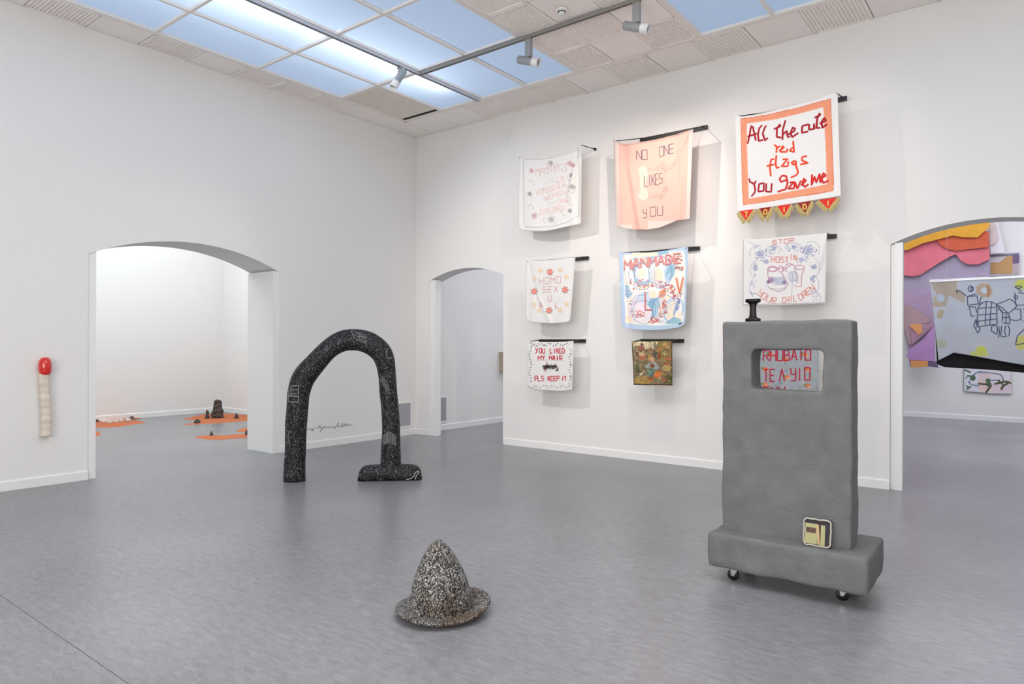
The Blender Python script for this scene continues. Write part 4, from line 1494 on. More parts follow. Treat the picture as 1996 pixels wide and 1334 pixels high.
P5.poly([(110, 1060), (200, 1090), (230, 1180), (110, 1180)], cr_).poly([(900, 1010), (960, 1020), (950, 1120), (880, 1090)], cr_).ell(910, 900, 20, 90, nv, 10).ell(870, 960, 14, 110, (150, 176, 214), 14)
for (x_, y_, rx, ry, rot) in [(330, 920, 90, 180, 14), (400, 1010, 200, 180, 0), (640, 400, 180, 250, 0), (360, 430, 200, 240, 0), (700, 960, 190, 220, 10)]:
    P5.ell(x_, y_, rx, ry, nv, rot, 0.965)
rr5 = random.Random(3)
for (cx, cy, sx_, sy_, n_) in [(870, 190, 110, 80, 55), (930, 330, 60, 60, 20), (230, 500, 70, 160, 22), (370, 570, 110, 60, 30), (620, 590, 130, 60, 50), (770, 660, 100, 70, 45), (900, 760, 80, 80, 26), (230, 900, 60, 120, 20), (300, 1040, 120, 60, 45), (550, 1140, 100, 50, 40), (690, 940, 70, 110, 45), (640, 1050, 50, 40, 16)]:
    for k in range(n_):
        a, r2 = rr5.uniform(0, 6.28), math.sqrt(rr5.random())
        P5.ell(cx + sx_ * r2 * math.cos(a), cy + sy_ * r2 * math.sin(a), rr5.uniform(8, 17), rr5.uniform(7, 15), rr5.choice([rd, pk, (236, 226, 226), rd, (190, 80, 80), (206, 110, 90), (122, 150, 130)]))
P5.ell(945, 1185, 34, 12, (60, 60, 90), -30)
for (x_, y_, r0, rot) in [(330, 920, 150, 14), (370, 420, 150, 0), (640, 410, 170, 0), (700, 960, 170, 10), (860, 980, 130, 20), (170, 660, 80, 0)]:
    for k in range(5):
        P5.line([(x_ + (r0 - 16 * k) * math.cos(a) * 0.9, y_ + (r0 - 16 * k) * 1.25 * math.sin(a)) for a in np.linspace(rot * 0.1 + 0.4 + k * 0.2, rot * 0.1 + 3.2 + k * 0.25, 16)], 7, [(206, 218, 236), (140, 172, 208), (246, 240, 232), (164, 190, 220), (232, 214, 216)][k])
for (x_, y_) in [(10, 95), (1030, 40)]:
    P5.ell(x_, y_, 8, 8, (90, 90, 90))
b5 = Cloth('b5', D, [(1206, 492), (1225, 492.8), (1243, 493), (1262, 492.6), (1281, 491), (1298, 488.6), (1313, 486), (1328, 483.4), (1341, 480.5)],
           [(1212, 634), (1216, 638.5), (1224, 641), (1248, 643.5), (1276, 644), (1300, 642.5), (1320, 639), (1331, 634.5), (1335.6, 629)],
           [(1212, 500, 1224, 630, 0.014, 4), (1336, 485, 1326, 630, 0.014, 5), (1320, 600, 1335, 560, 0.01, 4), (1270, 500, 1272, 640, 0.008, 18)], 150, 170, mat('scarf_silk', (1, 1, 1, 1), 0.5, attr=True, trans=0.1), t, P5, 0.003)
ghost = mat('salmon_sheer', L(212, 150, 148), 0.8)
b5.strokes('lettering', zt(text('MANMADE', 96, 365, 960, 255, 145, 0.25), (1205, 480, 7.85)), 0.026, ghost, label='row of salmon red letters across the top')
b5.strokes('lettering', zt(text('V', 890, 720, 985, 715, 235), (1205, 480, 7.85)), 0.024, mat('orange_sheer', L(222, 140, 110), 0.8), label='large orange letter V')
b5.strokes('lettering', zt(text('L', 410, 975, 520, 975, 270), (1205, 480, 7.85)), 0.020, mat('dusty_red_sheer', L(200, 130, 124), 0.8), label='dusty red letter L')

# 6 --- blue stitched tablecloth
t = banner('embroidered_banner', 'wide white cloth with blue stitching reading STOP HOSTIN YOUR CHILDREN', (1530, 466), None)
b6 = Cloth('b6', D, [(1447, 468), (1470, 466.6), (1500, 464.6), (1530, 462), (1560, 459.4), (1588, 456.6), (1612, 454)],
           [(1447, 596.4), (1490, 595.6), (1530, 594.6), (1570, 593.4), (1608, 592)],
           [(1612, 456, 1596, 520, -0.014, 4), (1608, 456, 1610, 590, 0.01, 5), (1450, 470, 1475, 485, 0.01, 4)], 70, 60, cot, t, ripple=0.003)
Z6 = (1420, 430, 6.354)
blue, lblue, rthr = thr('blue_thread', (128, 138, 188)), thr('pale_blue_thread', (176, 184, 204)), thr('light_red_thread', (224, 142, 130))
b6.strokes('hem_stitch', [[(1449, 471), (1449, 594)], [(1449, 594), (1606, 590)]], 0.004, thr('hem_thread', (170, 168, 172)))
sc_ = [circle(370, 400, 105, 95, 14, 150, 280), circle(560, 400, 110, 90, 14, 200, 330), circle(810, 370, 120, 95, 14, 200, 330), circle(1030, 360, 100, 100, 14, 230, 400), circle(350, 610, 80, 110, 12, 110, 250), circle(1060, 580, 70, 110, 12, -80, 80), circle(330, 830, 70, 110, 12, 110, 250), circle(1060, 790, 60, 100, 12, -80, 80), circle(1060, 960, 80, 90, 12, -70, 60)]
b6.strokes('scallop_line', zt(sc_, Z6), 0.0045, lblue)
r6 = random.Random(5)
dots, dots2 = [], []
for (cx, cy, sx_, sy_, n_) in [(380, 400, 90, 90, 34), (560, 360, 100, 50, 22), (810, 340, 110, 50, 24), (990, 380, 110, 90, 46), (320, 560, 40, 70, 16), (480, 480, 60, 60, 12), (900, 490, 60, 40, 12), (1060, 560, 50, 70, 18), (1050, 730, 40, 60, 14), (310, 760, 30, 120, 14), (1080, 920, 40, 90, 18), (310, 910, 50, 30, 10)]:
    for k in range(n_):
        a, r2 = r6.uniform(0, 6.28), math.sqrt(r6.random())
        x_, y_ = cx + sx_ * r2 * math.cos(a), cy + sy_ * r2 * math.sin(a)
        d_ = r6.uniform(0, 3.14)
        (dots if k % 3 else dots2).append([(x_, y_), (x_ + 16 * math.cos(d_), y_ + 16 * math.sin(d_))])
b6.strokes('leaf_stitch', zt(dots, Z6), 0.006, lblue)
b6.strokes('leaf_stitch', zt(dots2, Z6), 0.007, blue)
flowers(b6, 'blue_flower', [(390, 420, 44, 6), (990, 370, 60, 7), (560, 350, 26), (815, 330, 28), (1065, 570, 26), (470, 510, 26), (905, 485, 24), (330, 580, 24), (1035, 720, 24)], 0.006, thr('periwinkle_thread', (170, 176, 208)), Z6)
b6.strokes('lettering', zt(text('STOP', 545, 300, 810, 275, 55, 0.5) + text('HOST', 530, 515, 745, 530, 75, 0.4) + text('IN', 760, 485, 845, 500, 72, 0.5) + text('CHIL', 665, 1025, 845, 1000, 75, 0.3), Z6), 0.008, rthr)


def arc_text(s_, pts_, h):
    out = []
    for ch, (x_, y_, an) in zip(s_, pts_):
        ca, sa = math.cos(math.radians(an)), math.sin(math.radians(an))
        for st_ in FONT[ch]:
            out.append([(x_ + (u * 50) * ca - (v * h) * sa, y_ + (u * 50) * sa + (v * h) * ca) for u, v in st_])
    return out


b6.strokes('lettering', zt(arc_text('YOUR', [(405, 850, 40), (440, 890, 35), (495, 925, 28), (548, 950, 15)], 78) + arc_text('DREN', [(855, 925, -30), (900, 895, -32), (945, 862, -36), (992, 825, -40)], 78), Z6), 0.008, rthr)
b6.strokes('teacup_motif', zt([circle(545, 600, 60, 35), circle(545, 605, 50, 26), [(485, 610), (490, 690), (500, 740), (540, 780)], [(605, 600), (680, 580), (660, 640), (700, 740), (740, 780), (700, 850), (620, 880), (540, 855), (490, 820)], circle(650, 600, 34, 40), circle(760, 590, 60, 55, 12, 120, 330),
                               [(700, 620), (720, 590), (790, 540), (820, 560)], circle(880, 580, 60, 26), [(940, 600), (905, 680), (905, 810), (860, 825), (815, 800)], [(820, 590), (830, 640), (860, 680), (850, 780)]], Z6), 0.0075, thr('mauve_pink_thread', (204, 148, 172)))
b6.strokes('basket_motif', zt([[(560 + 18 * k, 700), (600 + 18 * k, 800)] for k in range(7)] + [[(560, 720 + 20 * k), (720, 700 + 20 * k)] for k in range(5)] + [circle(800, 690, 60, 60), [(790, 740), (785, 930)], circle(600, 790, 130, 60, 14, 0, 180)] + [[(760 + 16 * k, 640), (760 + 16 * k, 760)] for k in range(6)], Z6), 0.005, thr('blue_grey_thread', (178, 186, 208)))
flowers(b6, 'purple_flower', [(530, 735, 34), (495, 760, 22), (690, 770, 22)], 0.007, thr('purple_thread', (146, 112, 160)), Z6)

# 7 --- you liked my hair
t = banner('embroidered_banner', 'white cloth with red letters YOU LIKED MY HAIR PLS KEEP IT', (1072, 668), None)
b7 = Cloth('b7', D, [(1029, 665.5), (1040, 666.6), (1060, 667), (1084, 667), (1104, 666.4), (1117.5, 664.5)], [(1029, 756), (1038, 758), (1060, 761), (1084, 762.6), (1100, 762.4), (1115, 759.6)],
           [(1036, 672, 1066, 712, 0.010, 3), (1112, 672, 1084, 712, 0.010, 3), (1060, 720, 1058, 760, 0.006, 5), (1086, 720, 1090, 760, 0.008, 5)], 60, 60, cot, t, ripple=0.003)
Z7 = (1000, 630, 8.3375)
redf = thr('red_felt', (200, 28, 44))
b7.strokes('lettering', zt(text('y', 358, 505, 405, 505, 95) + text('oU', 425, 485, 518, 490, 80, 0.2) + text('LIKED', 602, 490, 835, 490, 80, 0.35) + text('M', 408, 610, 452, 610, 78) + text('y', 470, 608, 515, 608, 82) + text('HAIR', 592, 600, 795, 612, 78, 0.35)
                           + text('PLS', 355, 945, 495, 940, 82, 0.3) + text('KEEP', 568, 940, 745, 940, 76, 0.25) + text('IT', 790, 940, 865, 938, 72, 0.3), Z7), 0.0125, redf)
br = []
r7 = random.Random(2)
for k in range(15):
    f_ = k / 14
    for (x_, y_) in [(280 + 14 * math.sin(k), 320 + 620 * f_), (930 + 16 * math.sin(k * 1.3), 420 + 590 * f_), (340 + 540 * f_, 350 + 22 * math.sin(k * 1.7)), (260 + 640 * f_, 1030 + 16 * math.sin(k * 2))]:
        a = r7.uniform(0, 6.28)
        br.append([(x_ - 16 * math.cos(a), y_ - 16 * math.sin(a)), (x_ + 6, y_ + 3), (x_ + 14 * math.cos(a + .8), y_ + 14 * math.sin(a + .8))])
b7.strokes('border_sprig', zt(br[::2], Z7), 0.0095, thr('slate_thread', (78, 92, 110)))
b7.strokes('border_sprig', zt(br[1::2], Z7), 0.008, thr('grey_green_thread', (120, 140, 140)))
b7.strokes('border_berry', zt([[(508, 350), (512, 366)], [(930, 500), (934, 516)], [(932, 665), (934, 690)], [(705, 352), (712, 362)], [(370, 1040), (376, 1048)], [(935, 860), (928, 880)]], Z7), 0.012, thr('maroon_thread', (130, 30, 60)))
hb = MB()
for k in range(60):
    x_, y_ = 510 + 190 * k / 60, 712 + 12 * math.sin(k * 0.5)
    p = b7.pt(Z7[0] + x_ / Z7[2], Z7[1] + (y_ + r7.uniform(-16, 16)) / Z7[2], 0.008)
    q = b7.pt(Z7[0] + (x_ + r7.uniform(-40, 50)) / Z7[2], Z7[1] + (y_ + r7.uniform(-32, 30)) / Z7[2], 0.016)
    hb.tube([p, (p + q) / 2 + np.array([0, -0.008, 0]), q], 0.0035, 5)
for k in range(10):
    hb.tube([b7.pt(Z7[0] + a / Z7[2] + k * .12, Z7[1] + b / Z7[2] + k * .1, 0.01) for a, b in [(660, 700), (700, 705), (722, 735), (715, 765), (690, 770)]], 0.0022, 5)
    hb.tube([b7.pt(Z7[0] + a / Z7[2] + k * .1, Z7[1] + b / Z7[2] + k * .15, 0.01) for a, b in [(540, 690), (500, 690), (485, 705), (512, 760)]], 0.0022, 5)
hb.build('hair_tuft', mat('black_hair', L(28, 24, 24), 0.5), t)
b7.strokes('red_ribbon', zt([[(535, 650), (545, 700), (520, 720), (530, 790)], [(640, 690), (680, 700), (700, 668)]], Z7), 0.010, redf, off=0.012)

# 8 --- tapestry
t = banner('needlepoint_tapestry', 'small brown and green needlepoint tapestry of a garden scene', (1270, 665), None)
P8 = Paint((124, 108, 78), (1225, 655, 12.7), 0.6)
P8.poly([(90, 150), (740, 130), (640, 330), (540, 300), (420, 330), (230, 240), (110, 260)], (206, 190, 152)).poly([(80, 260), (220, 260), (420, 420), (430, 600), (200, 620), (110, 500)], (136, 124, 92))
P8.ell(310, 310, 95, 80, (158, 100, 84)).ell(335, 210, 40, 30, (92, 92, 72)).poly([(250, 390), (390, 380), (400, 520), (260, 540)], (192, 168, 126)).poly([(170, 390), (250, 390), (260, 540), (200, 520)], (116, 82, 60))
P8.poly([(240, 500), (430, 490), (420, 590), (230, 570)], (160, 90, 66)).poly([(480, 400), (510, 260), (540, 330), (570, 240), (600, 380)], (146, 108, 84)).poly([(620, 150), (670, 150), (680, 300), (640, 330)], (108, 108, 80))
P8.poly([(740, 140), (1070, 140), (1080, 620), (860, 700), (780, 500), (720, 330)], (132, 110, 66)).ell(930, 250, 100, 90, (160, 130, 84)).ell(860, 330, 60, 80, (140, 114, 66)).ell(900, 440, 70, 60, (170, 148, 100)).ell(980, 560, 90, 50, (166, 102, 62))
P8.ell(670, 470, 78, 80, (76, 82, 66)).poly([(740, 400), (800, 440), (790, 600), (730, 560)], (140, 74, 38)).poly([(720, 300), (790, 300), (780, 380), (720, 380)], (182, 112, 52))
P8.ell(530, 540, 50, 60, (178, 138, 72)).ell(590, 590, 50, 62, (206, 156, 128)).poly([(520, 660), (650, 650), (700, 700), (790, 790), (680, 850), (600, 820), (430, 800), (420, 730)], (150, 152, 150)).ell(590, 740, 60, 50, (122, 70, 48))
P8.ell(560, 900, 110, 100, (96, 122, 112)).ell(545, 890, 60, 50, (120, 146, 124)).poly([(660, 900), (800, 870), (800, 1000), (700, 1040), (620, 1020)], (202, 106, 46)).poly([(270, 960), (380, 860), (410, 890), (290, 990)], (196, 180, 142))
P8.ell(210, 800, 70, 110, (92, 94, 66)).poly([(150, 1060), (480, 1000), (520, 1180), (140, 1180)], (160, 128, 66)).ell(560, 1080, 60, 50, (184, 92, 44)).ell(960, 800, 120, 80, (168, 142, 84)).ell(1000, 1080, 90, 110, (84, 82, 42)).ell(880, 1080, 60, 50, (164, 102, 70)).ell(780, 1060, 30, 40, (190, 170, 130)).ell(860, 940, 70, 60, (152, 118, 72)).ell(960, 690, 80, 30, (160, 78, 50))
P8.line([(84, 140), (1072, 118)], 24, (66, 52, 36)).line([(140, 1212), (1080, 1212)], 26, (50, 34, 24)).line([(86, 150), (142, 1205)], 16, (78, 66, 44)).line([(1070, 130), (1080, 1205)], 18, (52, 44, 26))
r8 = random.Random(4)
for k in range(260):
    x_, y_ = r8.uniform(130, 1050), r8.uniform(330, 1170)
    if 420 < x_ < 800 and 500 < y_ < 1010 and k % 4:
        continue
    P8.ell(x_, y_, r8.uniform(8, 24), r8.uniform(6, 18), r8.choice([(110, 98, 66), (92, 88, 58), (150, 130, 92), (134, 96, 66), (168, 148, 108), (78, 74, 54), (156, 104, 76)]), r8.uniform(0, 180))
b8 = Cloth('b8', D, [(1231, 665.8), (1250, 665.2), (1269, 664.6), (1290, 664.2), (1309.6, 664)], [(1235, 750.8), (1260, 751.4), (1285, 751.2), (1310.4, 751.8)], [(1233, 670, 1236, 745, 0.006, 3)], 110, 120, mat('needlepoint_wool', (1, 1, 1, 1), 0.95, attr=True, bump=0.3, bscale=400), t, P8, 0.002, thick=0.006)

# 9 --- floral cloth seen through the monument's window
t = banner('embroidered_banner', 'grey floral cloth with red capitals seen through the window of the grey slab', (1525, 665), None)
P9 = Paint((166, 170, 176), (1440, 660, 9.98), 0.10)
r9 = random.Random(8)
for k in range(150):
    x_, y_ = r9.uniform(-100, 1560), r9.uniform(20, 1300)
    P9.ell(x_, y_, r9.uniform(20, 60), r9.uniform(14, 40), r9.choice([(150, 176, 168), (176, 166, 184), (158, 166, 158), (184, 180, 188), (142, 152, 160)]), r9.uniform(0, 180))
for (x_, y_) in [(520, 600), (920, 420), (950, 760), (1350, 600), (520, 900), (1350, 930), (620, 320), (1300, 320)]:
    P9.ell(x_ - 50, y_ - 20, 40, 30, (110, 140, 80)).ell(x_, y_, 52, 44, (222, 128, 88)).ell(x_ + 20, y_ + 20, 26, 22, (238, 176, 140))
b9 = Cloth('b9', D, [(1456, 663.5), (1500, 664), (1550, 663.6), (1597, 663)], [(1456, 792), (1500, 792), (1550, 792), (1593, 792)], [(1500, 670, 1502, 790, 0.01, 8)], 110, 90, mat('floral_cotton', (1, 1, 1, 1), 0.9, attr=True, trans=0.1), t, P9, 0.003)
Z9 = (1440, 660, 9.98)
b9.strokes('lettering', [[(a, b) for a, b in s_] for s_ in zt(text('RHUBAIO', 480, 440, 1400, 420, 200, 0.28) + text('TE', 480, 840, 700, 840, 240, 0.3) + text('l', 790, 830, 890, 830, 240) + text('YI', 1010, 820, 1230, 820, 240, 0.3) + text('O', 1285, 810, 1385, 805, 240) + text('TNM', 480, 1180, 900, 1180, 240, 0.3), Z9)], 0.013, mat('ruby_thread', L(186, 34, 62), 0.7))
P = lambda px, py: at_y(px, py, D)


def tip(px, py):
    p = at_y(px, py, D)
    return (float(p[0]), D, float(p[2]))


for (x0, x1, z, lc, rc, wl_, wr, lab) in [
        (-5.40, -4.80, 3.885, (1012, 308), (1133, 283), -5.36, -4.50, 'black wall bar behind the faint red writing banner, top left'),
        (-3.86, -3.016, 3.898, (1198, 275), (1349, 253), -3.82, -3.07, 'black wall bar behind the peach pink cloth'),
        (-2.42, -1.558, 3.908, (1435, 227), (1630, 181), -2.40, -1.60, 'black wall bar behind the red flags banner, highest on the right'),
        (-5.32, -4.592, 2.521, (1027, 510), (1119, 503), -5.28, -4.66, 'black wall bar behind the HOMO SEX U A L cloth'),
        (-3.85, -3.103, 2.521, (1207, 493), (1339, 482), -3.82, -3.16, 'black wall bar behind the blue swirled scarf'),
        (-2.42, -1.649, 2.522, (1448, 469), (1611, 455), -2.40, -1.70, 'black wall bar behind the blue stitched STOP cloth'),
        (-5.364, -4.634, 1.456, (1030, 666.5), (1116, 665.5), -5.33, -4.70, 'black wall bar behind the YOU LIKED MY HAIR cloth'),
        (-3.847, -3.293, 1.455, (1233, 666.5), (1308, 665), -3.82, -3.36, 'black wall bar behind the needlepoint tapestry'),
        (-2.45, -1.70, 1.455, (1460, 664.5), (1594, 664), -2.42, -1.76, 'black wall bar behind the floral cloth, hidden by the grey slab')]:
    a, b = tip(*lc), tip(*rc)
    bar_ = hangbar(x0, x1, z, [(a[0], D + 0.006, a[2], wl_), (b[0], D + 0.006, b[2], wr)], lab)
    if wr > x1:
        MB().box(wr - bar_.location.x - 0.012, wr - bar_.location.x + 0.012, -0.032, -0.0008, 0.004, 0.03).build('wall_plate', blackbar, bar_)

# ---------------------------------------------------------------- left room: sand and rocks
sand_m = mat('orange_sand', L(188, 106, 66), 0.95, bump=0.6, bscale=90, var=0.12, vscale=20)


def sand(P_, label, seed=0):
    W = [at_z(a, b, 0.0) for a, b in P_]
    c = np.mean(W, axis=0)
    Q = []
    n = len(W)
    for i in range(n):
        p0, p1, p2, p3 = W[i - 1], W[i], W[(i + 1) % n], W[(i + 2) % n]
        for k in range(6):
            t_ = k / 6
            q = 0.5 * ((2 * p1) + (-p0 + p2) * t_ + (2 * p0 - 5 * p1 + 4 * p2 - p3) * t_ ** 2 + (-p0 + 3 * p1 - 3 * p2 + p3) * t_ ** 3)
            q = q + np.array([noise.noise(Vector(q) * 5 + Vector((seed, 0, 0))), noise.noise(Vector(q) * 5 + Vector((0, seed, 7))), 0]) * 0.05
            Q.append(q)
    V, F = [], []
    rings = [(1.0, 0.0005), (0.96, 0.008), (0.8, 0.016), (0.5, 0.02), (0.2, 0.022)]
    for s_, z in rings:
        for q in Q:
            V.append((c[0] * 0 + (q[0] - c[0]) * s_, (q[1] - c[1]) * s_, z * 0.6 + (0.003 * noise.noise(Vector(q) * 8 * s_) if z > 0.01 else 0)))
    m_ = len(Q)
    for i in range(len(rings) - 1):
        for k in range(m_):
            k2 = (k + 1) % m_
            F.append((i * m_ + k, i * m_ + k2, (i + 1) * m_ + k2, (i + 1) * m_ + k))
    F.append(tuple(range((len(rings) - 1) * m_, len(rings) * m_)))
    o = mk('sand_patch', V, F, sand_m, None, True)
    o.location = (c[0], c[1], 0.0)
    return tag(o, label, 'sand', 'orange sand patches')


sand([(150, 834), (187, 834), (234, 832), (260, 828), (284, 824), (268, 821), (250, 820), (274, 816), (255, 814.5), (236, 814), (210, 818), (187, 821), (150, 825)], 'orange sand patch with pale flat stones by the left jamb')
sand([(355, 829.5), (400, 827), (440, 824.5), (479, 821), (530, 818), (530, 809), (479, 809.5), (440, 806.5), (400, 808), (372, 814), (358, 817), (382, 820), (374, 827)], 'orange sand patch around the tallest dark rock', 3)
sand([(380, 852), (395, 856), (425, 858), (479, 854), (540, 851), (540, 844), (479, 846.5), (430, 850), (400, 849.5)], 'narrow orange sand strip with a small pointed rock, nearest the black arch', 5)
sand([(460, 841), (490, 842), (520, 838), (500, 834), (479, 835)], 'small orange sand patch half hidden by the right jamb', 8)
sand([(150, 848), (187, 851), (197, 846), (187, 842.5), (150, 841)], 'tip of an orange sand patch cut off by the left jamb', 11)
rock_m = mat('brown_black_rock', L(74, 66, 60), 0.8, bump=0.9, bscale=22, var=0.55, vscale=14)


def rock(px, py, wpx, hpx, label, seed, rings=None, zb=0.013):
    p = at_z(px, py, 0.0)
    d_ = (p - ORG) @ FWD
    W, H = wpx * d_ / FPX, hpx * d_ / FPX
    rings = rings or [(1.0, 0), (0.95, 0.25), (0.7, 0.6), (0.35, 0.9), (0.1, 1.0)]
    bm = bmesh.new()
    rr = random.Random(seed)
    n = 11
    lay = []
    rings2 = []
    for i in range(len(rings) - 1):
        rings2 += [rings[i], ((rings[i][0] + rings[i + 1][0]) / 2, (rings[i][1] + rings[i + 1][1]) / 2)]
    rings2.append(rings[-1])
    for (s_, z) in rings2:
        row_ = []
        for k in range(n):
            a = 2 * math.pi * k / n
            j = 1 + rr.uniform(-0.20, 0.20)
            row_.append(bm.verts.new((s_ * W / 2 * j * math.cos(a), s_ * W * 0.4 * j * math.sin(a), z * H + (rr.uniform(-0.02, 0.02) * H if 0 < z else 0))))
        lay.append(row_)
    for i in range(len(lay) - 1):
        for k in range(n):
            k2 = (k + 1) % n
            bm.faces.new((lay[i][k], lay[i][k2], lay[i + 1][k2], lay[i + 1][k]))
    bm.faces.new(lay[0][::-1])
    bm.faces.new(lay[-1])
    me = bpy.data.meshes.new('rock')
    bm.to_mesh(me)
    bm.free()
    me.materials.append(rock_m)
    o = bpy.data.objects.new('rock', me)
    C.objects.link(o)
    o.location = (p[0], p[1], zb)
    o.rotation_euler = (0, 0, YAW)
    return tag(o, label, 'rock', 'dark rocks on the orange sand')


rock(424, 816.5, 24, 35, 'tallest dark brown rock, standing upright on orange sand', 1, [(1.0, 0), (0.98, 0.15), (0.84, 0.35), (0.72, 0.55), (0.62, 0.7), (0.60, 0.85), (0.52, 0.96), (0.36, 1.0)], 0.013)
rock(404, 818, 9, 17, 'slim dark rock just left of the tallest rock', 2, [(1.0, 0), (0.9, 0.3), (0.6, 0.5), (0.7, 0.8), (0.4, 1.0)], 0.012)
rock(384.5, 826, 12, 8, 'low dark rock at the front left of the tallest rock', 3)
rock(461, 817.5, 9, 10, 'small leaning dark rock right of the tallest rock', 4)
rock(412, 851, 8, 9, 'small pointed rock at the tip of the narrow sand strip', 5, [(1, 0), (0.7, 0.4), (0.3, 0.8), (0.05, 1)])
rock(481, 849.5, 8, 9, 'dark rock cut off by the right jamb of the wide arch', 6)
rock(211, 819, 10, 4.5, 'dark rock behind the pale flat stones', 7)
rock(257, 817, 10, 4, 'dark rock at the back tip of the left sand patch', 8)
rock(189, 824, 8, 5, 'dark rock right beside the left jamb of the wide arch', 9)
pale_m = mat('pale_stone', L(226, 222, 218), 0.8, var=0.08, vscale=30)
for k, (px, py, w_, lab) in enumerate([(202, 824.5, 14, 'leftmost pale flat stone on the left sand patch'), (214, 826, 12, 'second pale flat stone on the left sand patch'), (226, 824.5, 13, 'third pale flat stone on the left sand patch'),
                                       (236.5, 823.4, 9, 'fourth pale flat stone on the left sand patch'), (249.5, 822.3, 12, 'rightmost pale flat stone on the left sand patch')]):
    p = at_z(px, py, 0.0)
    d_ = (p - ORG) @ FWD
    W = w_ * d_ / FPX / 2 * 0.86
    out = []
    rr = random.Random(k + 40)
    for a in range(9):
        an = 2 * math.pi * a / 9
        j = rr.uniform(0.85, 1.1)
        out.append((W * j * math.cos(an), W * 1.3 * j * math.sin(an)))
    o = prism('flat_stone', out, lambda a, b: (a, b, 0.0), (0, 0, 0.035), pale_m)
    o.location = (p[0], p[1], 0.016)
    o.rotation_euler = (0, 0, YAW)
    tag(o, lab, 'stone', 'pale flat stones')

# ---------------------------------------------------------------- far room textiles
FY = 15.40
t = thing('patchwork_hanging', tuple(map(float, at_y(1850, 460, FY))), 'large patchwork of yellow, pink and lilac fabric behind the grey drawing', 'textile')


def patch(name, P_, col, off, parent=t, y0=FY, n=1, rough=0.85, label=None, trans=0.1, amp=0.02):
    bm = bmesh.new()
    vs_ = [bm.verts.new(at_y(a, b, y0 - off) - np.array(parent.location)) for a, b in P_]
    f = bm.faces.new(vs_)
    bmesh.ops.triangulate(bm, faces=[f])
    bmesh.ops.subdivide_edges(bm, edges=bm.edges, cuts=5, use_grid_fill=True)
    bmesh.ops.triangulate(bm, faces=bm.faces)
    for v in bm.verts:
        q = Vector((v.co.x, 0, v.co.z))
        v.co.y += noise.noise(q * 2.0 + Vector((off * 50, 0, 0))) * amp * 0.6 + noise.noise(Vector((q.x * 5 + q.z * 3, 0, 1))) * amp * 0.25
    r = bmesh.ops.extrude_face_region(bm, geom=list(bm.faces))
    bmesh.ops.translate(bm, verts=[g for g in r['geom'] if isinstance(g, bmesh.types.BMVert)], vec=(0, 0.004, 0))
    bmesh.ops.recalc_face_normals(bm, faces=bm.faces)
    me = bpy.data.meshes.new(name)
    bm.to_mesh(me)
    bm.free()
    me.materials.append(mat('fabric_%d_%d_%d' % col, L(*col), rough, var=0.06, vscale=5, trans=trans))
    o = bpy.data.objects.new(name, me)
    C.objects.link(o)
    o.parent = parent
    if label:
        o['label'] = label
    return o


Z = lambda P_, z: [(z[0] + a / z[2], z[1] + b / z[2]) for a, b in P_]
ZA = (1750, 420, 8.114)
ZB = (1750, 560, 8.34)
patch('fabric_panel', Z([(-60, 640), (400, 560), (900, 560), (1440, 560), (1455, 1000), (1455, 1400), (600, 1350), (-60, 1300)], ZA), (172, 160, 180), 0.0, label='grey lilac backing panel', amp=0.05)
patch('fabric_panel', Z([(-60, 470), (100, 400), (450, 380), (900, 250), (1435, 250), (1450, 560), (1455, 690), (1280, 775), (1100, 775), (1000, 720), (920, 620), (850, 640), (640, 760), (360, 940), (240, 965), (-60, 930)], ZA), (222, 118, 130), 0.07, label='pink swagged panel', amp=0.03)
patch('fabric_panel', Z([(600, 380), (850, 330), (1260, 350), (1420, 240), (1445, 300), (1435, 500), (920, 560), (780, 530), (680, 470)], ZA), (206, 96, 66), 0.11, label='burnt orange panel')
patch('fabric_panel', Z([(-60, 420), (100, 330), (450, 200), (800, 110), (1200, 20), (1450, 10), (1450, 180), (1260, 350), (1020, 345), (870, 320), (600, 390), (400, 440), (260, 480), (150, 550), (-60, 545)], ZA), (220, 160, 52), 0.15, label='golden yellow swag along the top')
patch('fabric_panel', Z([(-40, 40), (520, 30), (575, 300), (590, 600), (600, 1160), (560, 1240), (200, 1300), (170, 1100), (100, 650), (-40, 500)], ZB), (176, 152, 176), 0.10, label='lilac lower panel')
patch('fabric_panel', Z([(-40, 300), (180, 290), (520, 500), (520, 580), (200, 600), (190, 950), (100, 650), (-40, 500)], ZB), (178, 148, 150), 0.13, label='dusty pink lower panel')
patch('fabric_panel', Z([(205, 600), (390, 600), (400, 740), (340, 780), (210, 650)], ZB), (226, 158, 104), 0.17, label='orange corner patch')
patch('fabric_panel', Z([(390, 600), (520, 590), (590, 600), (400, 800), (330, 850), (220, 950), (210, 680), (350, 780), (400, 740)], ZB), (172, 134, 152), 0.16)
patch('fabric_panel', Z([(600, 600), (610, 1200), (480, 1200), (200, 1180), (130, 1120), (220, 1000), (420, 850)], ZB), (182, 140, 190), 0.19, label='violet sheer triangle')
patch('fabric_panel', Z([(205, 1190), (490, 1200), (490, 1290), (220, 1310)], ZB), (220, 150, 92), 0.21, label='orange strip at the bottom')
patch('fabric_panel', Z([(480, 1230), (640, 1200), (660, 1310), (490, 1290)], ZB), (112, 92, 122), 0.2)

